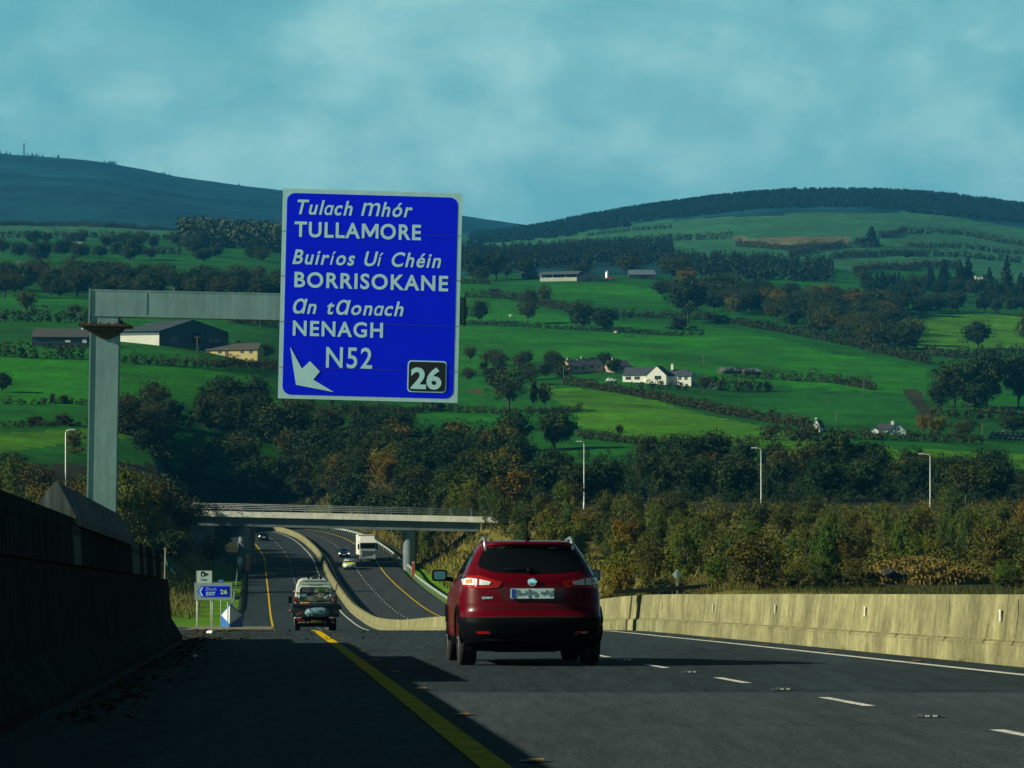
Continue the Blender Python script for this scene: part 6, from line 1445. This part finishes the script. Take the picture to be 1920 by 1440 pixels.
# hedges: leafy banks along polylines of the photograph
def hedge(pts, h_m, label, dmin=470, thick=1.3, kind='hedge', dens=1.0):
    g = np.random.RandomState(int(abs(pts[0][0] * 7 + pts[0][1])) % 9999)
    P3 = [hit(a, b, dmin) for a, b in pts]; o = P3[0].copy(); cs = []; rs = []
    for a, b in zip(P3, P3[1:]):
        L = (b - a).length; n = max(2, int(L / (h_m * .55)))
        for i in range(n):
            q = a.lerp(b, (i + g.uniform(0, 1)) / n); z = gz(q.x, q.y)
            hh = h_m * g.uniform(.65, 1.2) * (1.5 if g.uniform() < .06 else 1)
            for zf in ((.3, .75) if hh > 1.2 else (.5,)):
                cs.append((q.x - o.x + g.normal() * thick * .3, q.y - o.y + g.normal() * thick * .5, z + hh * zf - o.z)); rs.append(hh * .42 * g.uniform(.8, 1.2))
    cs = np.array(cs); rs = np.array(rs); per = int(46 * dens)
    v = leaves(cs, rs, per, max(.14, h_m * .095), g)
    o_ = link('hedge', quads_mesh('hedge', v, LEAF[kind])); o_.location = o; tag(o_, label, 'hedge'); return o_
for a in (
 ([(1058, 722), (1100, 728), (1180, 741), (1240, 752), (1320, 770), (1400, 785), (1480, 798), (1520, 803)], 3.0, 'long dark hedge slanting down from the parked white car'),
 ([(1330, 731), (1390, 733), (1450, 733)], 4.2, 'clipped thick hedge right of the garden wall'), ([(1360, 706), (1430, 710), (1560, 718), (1640, 732)], 3.2, 'dark hedge behind the low farm sheds'), ([(1200, 728), (1260, 731), (1290, 732)], 3.0, 'brown rounded hedge in front of the bungalow'),
 ([(860, 774), (960, 778), (1040, 776), (1090, 772)], 2.0, 'low hedge at the foot of the half bare ash'), ([(640, 776), (720, 776), (800, 772), (870, 774)], 2.4, 'dark hedge directly below the sign'),
 ([(862, 608), (960, 612), (1060, 618), (1160, 624), (1250, 630), (1320, 628)], 2.4, 'hedge along the foot of the middle field oaks'), ([(870, 558), (960, 562), (1040, 578), (1130, 596), (1220, 596), (1300, 600)], 4.0, 'overgrown hedge between the ridge farm and the oaks'),
 ([(862, 532), (920, 534)], 3.4, 'short hedge at the ridge by the sign'), ([(1085, 822), (1180, 832), (1300, 838), (1420, 836)], 2.2, 'thin hedge under the bright slope'), ([(1420, 824), (1500, 828), (1530, 820)], 3.4, 'bushy hedge left of the white gable'), ([(1560, 820), (1640, 826), (1730, 828), (1840, 832)], 2.6, 'dark clipped hedge below the white house'),
 ([(1740, 779), (1830, 786), (1930, 790)], 3.8, 'deep dark hedge under the big oaks at the right edge'), ([(1730, 664), (1790, 672), (1860, 668), (1930, 664)], 4.5, 'hedge along the foot of the bright upper field'), ([(1300, 598), (1400, 612), (1500, 630), (1600, 650), (1690, 672), (1745, 684)], 4.2, 'long hedge between the middle field and the wood'),
 ([(215, 680), (300, 685), (400, 691), (520, 696)], 2.6, 'thick hedge below the big barn and cottage'), ([(-20, 668), (60, 672), (160, 674)], 4.0, 'thick hedge below the farm shed at left'), ([(0, 758), (80, 758), (155, 757), (230, 758), (330, 760)], 1.2, 'thin bank hedge across the left field'), ([(0, 802), (80, 800), (150, 798), (215, 802)], 1.4, 'low bank hedge under the left field'),
 ([(215, 800), (300, 806), (400, 806), (480, 800)], 3.2, 'scrubby hedge right of the gantry post'), ([(290, 860), (360, 856), (420, 852)], 2.6, 'dark hedge under the small field'), ([(0, 446), (120, 447), (240, 448), (330, 450)], 5.5, 'hedge under the far left field'), ([(0, 424), (100, 424), (200, 427), (330, 433)], 4.5, 'hedge along the top of the far left field'), ([(60, 474), (180, 478), (340, 478)], 5.0, 'hedge between the far left dark oaks'), ([(0, 604), (80, 604), (170, 606)], 4.0, 'hedge above the farm shed'), ([(220, 566), (330, 562), (440, 570), (520, 566)], 4.0, 'hedge behind the gantry beam'), ([(430, 606), (520, 612)], 3.2, 'hedge right of the big barn'),
 ([(960, 478), (1100, 462), (1300, 450), (1372, 448)], 7.0, 'dark far hedge line under the pale fields'), ([(1380, 462), (1480, 470), (1560, 464), (1640, 466)], 6.0, 'far hedge under the stubble strip'), ([(1480, 484), (1530, 470), (1580, 462)], 6.0, 'slanting far hedge left of the conifer clump'), ([(1560, 486), (1640, 482), (1740, 480), (1925, 494)], 6.0, 'far hedge crossing the pale fields at right'), ([(1650, 446), (1700, 436), (1800, 440), (1925, 462)], 6.5, 'upper far hedge right of the conifer clump'), ([(1700, 464), (1800, 466), (1925, 478)], 5.5, 'middle far hedge at the right edge'), ([(1100, 444), (1200, 432), (1260, 428)], 4.5, 'short far hedge high on the pale field'), ([(1600, 512), (1720, 504), (1800, 500)], 6.0, 'lowest far hedge above the wood at right')):
    hedge(a[0], a[1], a[2], 470 if a[0][0][1] > 700 else 760)

# plantations far off read as one mass
def plantation(name, label, n, fpos, hr, seed, m='conifer', wide=.42, fine=False):
    g = np.random.RandomState(seed); cs = []; rs = []; o = None; V = []
    for _ in range(n):
        x, y = fpos(g); z = gz(x, y) - .5; H = g.uniform(*hr)
        k = 7 if m == 'conifer' else 6
        for i in range(k):
            f = (i + .5) / k; r = H * wide * .5 * ((1 - f) ** .7 + .10) if m == 'conifer' else H * .22
            if fine:
                V.append(leaves(np.array([[x + g.normal() * r * .6, y + g.normal() * r * .6, z + H * (.12 + .86 * f)]]), np.array([r * .8]), 26, .13, g)); continue
            q = leaves(np.array([[x + g.normal() * r * .4, y + g.normal() * r * .3, z + H * (.12 + .86 * f)]]), np.array([r * .95]), 9, r * .42 + .22, g, up=.4); V.append(q)
    o = link(name, quads_mesh(name, np.concatenate(V), LEAF[m])); return tag(o, label, 'plantation', kind='stuff')
def strip_pos(lo, hi, d0, d1): return lambda g: (lambda d: ((g.uniform(lo, hi) - 960) / F * d, d))(g.uniform(d0, d1))
def ridge_pos(g):
    px = g.uniform(880, 2000); d = g.uniform(3560, 4330)
    if px < 1080: d = g.uniform(3400, 4330)
    if px > 1180 and px < 1700 and d < 3660: d += 150
    return ((px - 960) / F * d, d)
plantation('conifer_plantation', 'conifer forest covering the right hand hill', 6500, ridge_pos, (5.5, 7.5), 5, 'conifer', .75)
plantation('conifer_plantation', 'pale larch plantation behind the far white farmhouse', 420, strip_pos(340, 545, 2050, 2500), (12, 17), 6, 'ash', .30)
plantation('conifer_plantation', 'dark forest band in the dip beyond the ridge farm', 900, strip_pos(860, 1260, 2150, 2750), (9, 13), 8)
plantation('conifer_plantation', 'dark forest block below the far pale fields', 420, strip_pos(1250, 1560, 1950, 2250), (9, 13), 9)
plantation('hilltop_trees', 'scattered trees along the crest of the blue hill', 70, lambda g: (lambda px: ((px - 960) / F * 5480, 5480))(g.choice([g.uniform(0, 540), g.normal(105, 8), g.normal(208, 6), g.normal(62, 8), g.normal(305, 5), g.uniform(-40, 20)])), (3, 8), 12)
plantation('scrub_cover', 'low brown scrub filling the gaps between the thicket trees', 700, lambda g: (lambda d: ((g.uniform(1150, 2000) - 960) / F * d, d))(g.uniform(250, 420)), (1.6, 3.2), 14, 'birch', .9, fine=True)
plantation('bank_scrub', 'brown scrub on the bank right of the oncoming carriageway', 330, lambda g: (lambda d: (float(rx(d)) + g.uniform(24.5, 42), d))(g.uniform(270, 560)), (1.0, 2.4), 15, 'rust', 1.0, fine=True)
plantation('belt_undergrowth', 'dark undergrowth below the wood belt', 1100, lambda g: (lambda d: ((g.uniform(960, 2000) - 960) / F * d, d))(g.uniform(472, 640)), (1.8, 3.6), 16, 'dark', 1.0, fine=True)

# rough grass, litter
def tufts(name, label, n, fpos, hr, cols, seed, w=.012):
    g = np.random.RandomState(seed); V = []
    for _ in range(n):
        x, y = fpos(g); z = gz(x, y)
        a = g.uniform(0, 6.283); h = g.uniform(*hr); dx, dy = math.cos(a) * w * h, math.sin(a) * w * h; lx, ly = g.normal() * .35 * h, g.normal() * .35 * h
        V += [(x - dx, y - dy, z - .05), (x + dx, y + dy, z - .05), (x + dx * .3 + lx, y + dy * .3 + ly, z + h), (x - dx * .3 + lx, y - dy * .3 + ly, z + h * .96)]
    o = link(name, quads_mesh(name, np.array(V), leaf_mat(name + '_blades', cols))); return tag(o, label, 'grass', kind='stuff')
tufts('rough_grass', 'tall dry yellow grass on the left bank', 7000, lambda g: (lambda d: (float(rx(d)) - g.uniform(7.5, 30), d))(g.uniform(279, 372)), (.3, .8), [(.10, .13, .025), (.13, .14, .03)], 31, .07)
tufts('verge_weeds', 'tall dry grass behind the guard rail of the oncoming carriageway', 12000, lambda g: (lambda d: (float(rx(d)) + 22.3 + abs(g.normal()) * 5, d))(g.uniform(250, 620)), (.4, 1.2), [(.17, .15, .03), (.15, .14, .03)], 32, .07)
tufts('dry_grass', 'dry grass strip on the right verge before the thicket', 9000, lambda g: (lambda d: ((g.uniform(1100, 1420) - 960) / F * d, d))(g.uniform(205, 240)), (.2, .55), [(.11, .10, .025), (.08, .085, .018)], 33, .06)
tufts('wild_grass', 'grass and weeds along the foot of the thicket', 9000, lambda g: (lambda d: ((g.uniform(1150, 1960) - 960) / F * d, d))(g.uniform(150, 214)), (.12, .4), [(.07, .065, .02), (.05, .06, .012)], 34, .06)
def litter():
    g = np.random.RandomState(9); V = []
    for i in range(2600):
        r = g.uniform()
        if r < .55: d = g.uniform(20, 60); u = -2.75 + abs(g.normal()) * .28
        elif r < .85: d = g.uniform(54, 76); u = -3.1 + abs(g.normal()) * 1.0
        else: d = g.uniform(56, 74); u = g.uniform(-3, 1.2)
        x, y, z = RP(u, d, .012); a = g.uniform(0, 6.28); s = g.uniform(.012, .055); t = g.uniform(.0, .6) * s
        c, q = math.cos(a) * s, math.sin(a) * s
        V += [(x - c, y - q, z), (x + q * .5, y - c * .5, z + t), (x + c, y + q, z + t), (x - q * .5, y + c * .5, z)]
    tag(link('leaf_litter', quads_mesh('leaf_litter', np.array(V), leaf_mat('litter_leaves', [(.05, .036, .014), (.04, .03, .012)]))), 'fallen leaves and grit along the left shoulder', 'leaf litter', kind='stuff')
litter()
# the low rocky mound right of the thicket
def mound():
    D = 232.; k = D / F; g = np.random.RandomState(3); b = P(1735, 1108, D)
    bm = bmesh.new(); bmesh.ops.create_icosphere(bm, subdivisions=4, radius=1)
    for v in bm.verts:
        c = v.co.copy(); n = .10 * math.sin(5 * c.x + 2) + .08 * math.sin(11 * c.y + 3 * c.x) + .06 * math.sin(17 * c.x + 9 * c.z); v.co = Vector((c.x * 118 * k, c.y * 5, max(-.2, c.z) * 48 * k * (1 + n) * (1.0 - .25 * c.x)))
    m = MB(); bm.verts.index_update(); m.add([tuple(v.co) for v in bm.verts], [[v.index for v in f.verts] for f in bm.faces], 0, True); bm.free()
    o = m.build('earth_mound', mat('mound_earth', (.085, .062, .022), .95, var=.5, scale=.7, bump=.5, fine=.5)); o.location = (b.x, D, b.z); tag(o, 'low earth mound with brown grass behind the median barrier', 'mound')
    V = []
    for _ in range(11000):
        a, r = g.uniform(0, 6.283), math.sqrt(g.uniform(0, 1)); x, y = r * math.cos(a) * 118 * k, r * math.sin(a) * 5; z = math.sqrt(max(0, 1 - r * r)) * 48 * k * (1 - .25 * x / (118 * k)); h = g.uniform(.2, .75); t = g.uniform(0, 6.28); w_ = .014
        V += [(x - w_, y, z - .1), (x + w_, y, z - .1), (x + g.normal() * .1, y + g.normal() * .1, z + h), (x + g.normal() * .1 - .01, y, z + h * .9)]
    gr = link('grass', quads_mesh('mound_grass', np.array(V), leaf_mat('mound_blades', [(.17, .135, .035), (.15, .11, .03)])), o)
    for i, (px, py, r) in enumerate(((1650, 1106, 9), (1672, 1107, 7), (1690, 1108, 6), (1768, 1107, 9), (1780, 1108, 6), (1735, 1109, 5), (1640, 1080, 12), (1668, 1074, 14), (1690, 1080, 11))):
        bm = bmesh.new(); bmesh.ops.create_icosphere(bm, subdivisions=2, radius=r * k)
        for v in bm.verts: v.co *= g.uniform(.7, 1.25); v.co.z *= .6
        m = MB(); bm.verts.index_update(); m.add([tuple(v.co) for v in bm.verts], [[v.index for v in f.verts] for f in bm.faces]); bm.free()
        low = i < 6; s = m.build('boulder', mat('pale_rock', (.20, .20, .15), .9, var=.3, scale=2) if low else mat('dark_rock', (.030, .034, .034), .95, var=.4, scale=2)); p = P(px, py, D - 5.2 if low else D - 4.0); s.location = p
        tag(s, 'pale loose boulder at the foot of the earth mound' if low else 'dark boulder in the hollow on top of the earth mound', 'boulder', 'pale boulders by the mound' if low else 'dark boulders on the mound')
mound()
# studs on the road
def stud(kind, u, d, label, group):
    n = 'road_stud'
    e = empty(n, RP(u, d, .006), R(4.9), label, 'road stud', group)
    for nm, me in STUD[kind]: link(nm, me, e)
a = MB(); a.box((0, 0, .009), (.13, .16, .018), 0, bevel=.006); a.box((0, 0, .003), (.22, .20, .006), 0, bevel=.002)
b = MB(); b.bb(-.045, -.012, -.086, -.078, .006, .018); b.bb(.012, .045, -.086, -.078, .006, .018)
c = MB(); c.box((0, 0, .003), (.16, .10, .006), 0, bevel=.002)
c2 = MB(); c2.box((0, 0, .009), (.09, .06, .010), 0, bevel=.003)
STUD = {'white': [('housing', a.mesh('housing', mat('stud_iron', (.035, .038, .04), .6))), ('reflector', b.mesh('reflector', mat('stud_glass', (.75, .78, .75), .2)))], 'amber': [('housing', c.mesh('housing', mat('stud_iron', (.035, .038, .04), .6))), ('reflector', c2.mesh('reflector', mat('stud_amber_glass', (.32, .17, .02), .5)))]}
for i in range(9): stud('white', 3.62, 15.2 + 6.03 * i + 6.03, 'black cat eye stud with white lenses between the lane dashes', 'cat eye studs between the lane dashes')
for i in range(10): stud('amber', .24, 15.6 + 5.95 * i, 'amber stud along the yellow shoulder line', 'amber studs along the yellow line')
for i in range(8): stud('amber', 7.47, 33 + 5.95 * i, 'amber stud along the white line by the median barrier', 'amber studs by the median barrier')
for (px, py, s, label) in ((395, 1193, 5.5, 'crumpled white bag on the shoulder beyond the wall end'), (366, 1232, 3.2, 'small white scrap of litter in the shaded shoulder')):
    d = 66. if px == 395 else 41.; k = d / F; bm = bmesh.new(); bmesh.ops.create_icosphere(bm, subdivisions=3, radius=1); g = np.random.RandomState(px)
    for v in bm.verts: c = v.co; n = 1 + .12 * math.sin(4 * c.x + px) + .1 * math.sin(5 * c.z + 4 * c.y); v.co = Vector((c.x * 7 * k * s / 5.5, c.y * .12, max(c.z, -.6) * 5 * k * s / 5.5)) * n
    m = MB(); bm.verts.index_update(); m.add([tuple(v.co) for v in bm.verts], [[v.index for v in f.verts] for f in bm.faces]); bm.free()
    o = m.build('litter_bag', mat('white_plastic', (.72, .74, .70), .5)); o.location = RP((px - 960) / F * d - float(rx(d)), d, .03); tag(o, label, 'litter')
# the torn teal sheet blowing at the end of the wall
def rag():
    D = 63.; k = D / F; m = MB(); g = random.Random(4); pts = [(312, 1030, 2), (314, 1046, 4), (317, 1058, 6), (322, 1068, 6), (329, 1074, 2)]; n = 7; vs = []
    for (px, py, w) in pts:
        for j in range(n):
            q = P(px - w + 2 * w * j / (n - 1), py + 5 * (j / (n - 1)) ** 2, D); vs.append((q.x, q.y + .05 * math.sin(j * 1.4 + py), q.z))
    fs = [[i * n + j, i * n + j + 1, (i + 1) * n + j + 1, (i + 1) * n + j] for i in range(len(pts) - 1) for j in range(n - 1)]
    e = empty('torn_sheet', P(318, 1070, D), 0, 'torn teal plastic sheet caught on a stake at the end of the stacked wall', 'sheet')
    V = [tuple(Vector(v) - e.location) for v in vs]; m.add(V, fs); o = m.build('sheet', mat('teal_plastic', (.02, .12, .15), .5, var=.3), e); o.modifiers.new('thickness', 'SOLIDIFY').thickness = .008
    m = MB(); a_ = P(311, 1028, D) - e.location; m.tube([(a_.x, a_.y, a_.z), (a_.x - .05, a_.y, float(rz(D)) - .3 - e.location.z)], .03, 6); m.build('stake', POLE, e)
rag()
# sheep in the middle fields: one continuous skin each
def sheep(px, py, label):
    h = hit(px, py, 900); me = bpy.data.meshes.new('sheep')
    V = [(0, 0, .62), (.28, 0, .66), (.48, 0, .78), (.64, 0, .80), (.74, 0, .72), (-.30, 0, .64), (-.46, 0, .60), (.26, .14, .38), (.27, .14, .02), (.26, -.14, .38), (.27, -.14, .02), (-.30, .14, .40), (-.27, .14, .02), (-.30, -.14, .40), (-.27, -.14, .02)]
    E_ = [(0, 1), (1, 2), (2, 3), (3, 4), (0, 5), (5, 6), (1, 7), (7, 8), (1, 9), (9, 10), (5, 11), (11, 12), (5, 13), (13, 14)]
    me.from_pydata(V, E_, []); o = link('sheep', me); o.modifiers.new('s', 'SKIN'); o.modifiers.new('sub', 'SUBSURF').levels = 1
    for v, r in zip(me.skin_vertices[0].data, (.27, .26, .14, .11, .06, .26, .14, .07, .04, .07, .04, .08, .04, .08, .04)): v.radius = (r, r)
    me.skin_vertices[0].data[0].use_root = True; me.materials.append(mat('fleece', (.72, .70, .62), .9)); o.location = h; o.scale = (1.5, 1.5, 1.5); tag(o, label, 'sheep')
sheep(957, 595, 'white sheep grazing left of the lone airy ash'); sheep(1154, 626, 'white sheep below the dark round oak')

# ------------------------------------------------------------------ the air
def haze():
    m = bpy.data.materials.new('haze'); m.use_nodes = True; nt = m.node_tree; nt.nodes.clear(); o = nt.nodes.new('ShaderNodeOutputMaterial'); v = nt.nodes.new('ShaderNodeVolumePrincipled')
    v.inputs['Color'].default_value = (.05, .46, 1.0, 1); v.inputs['Density'].default_value = .00006; v.inputs['Anisotropy'].default_value = 0
    nt.links.new(v.outputs[0], o.inputs['Volume'])
    zmin, zmax = float(GZ.min()) - 1, float(GZ.max()) + 30
    b = MB(); b.bb(float(GX.min()) - 20, float(GX.max()) + 20, -60, 9560, zmin, zmax); tag(b.build('haze', m), kind='stuff')
haze()
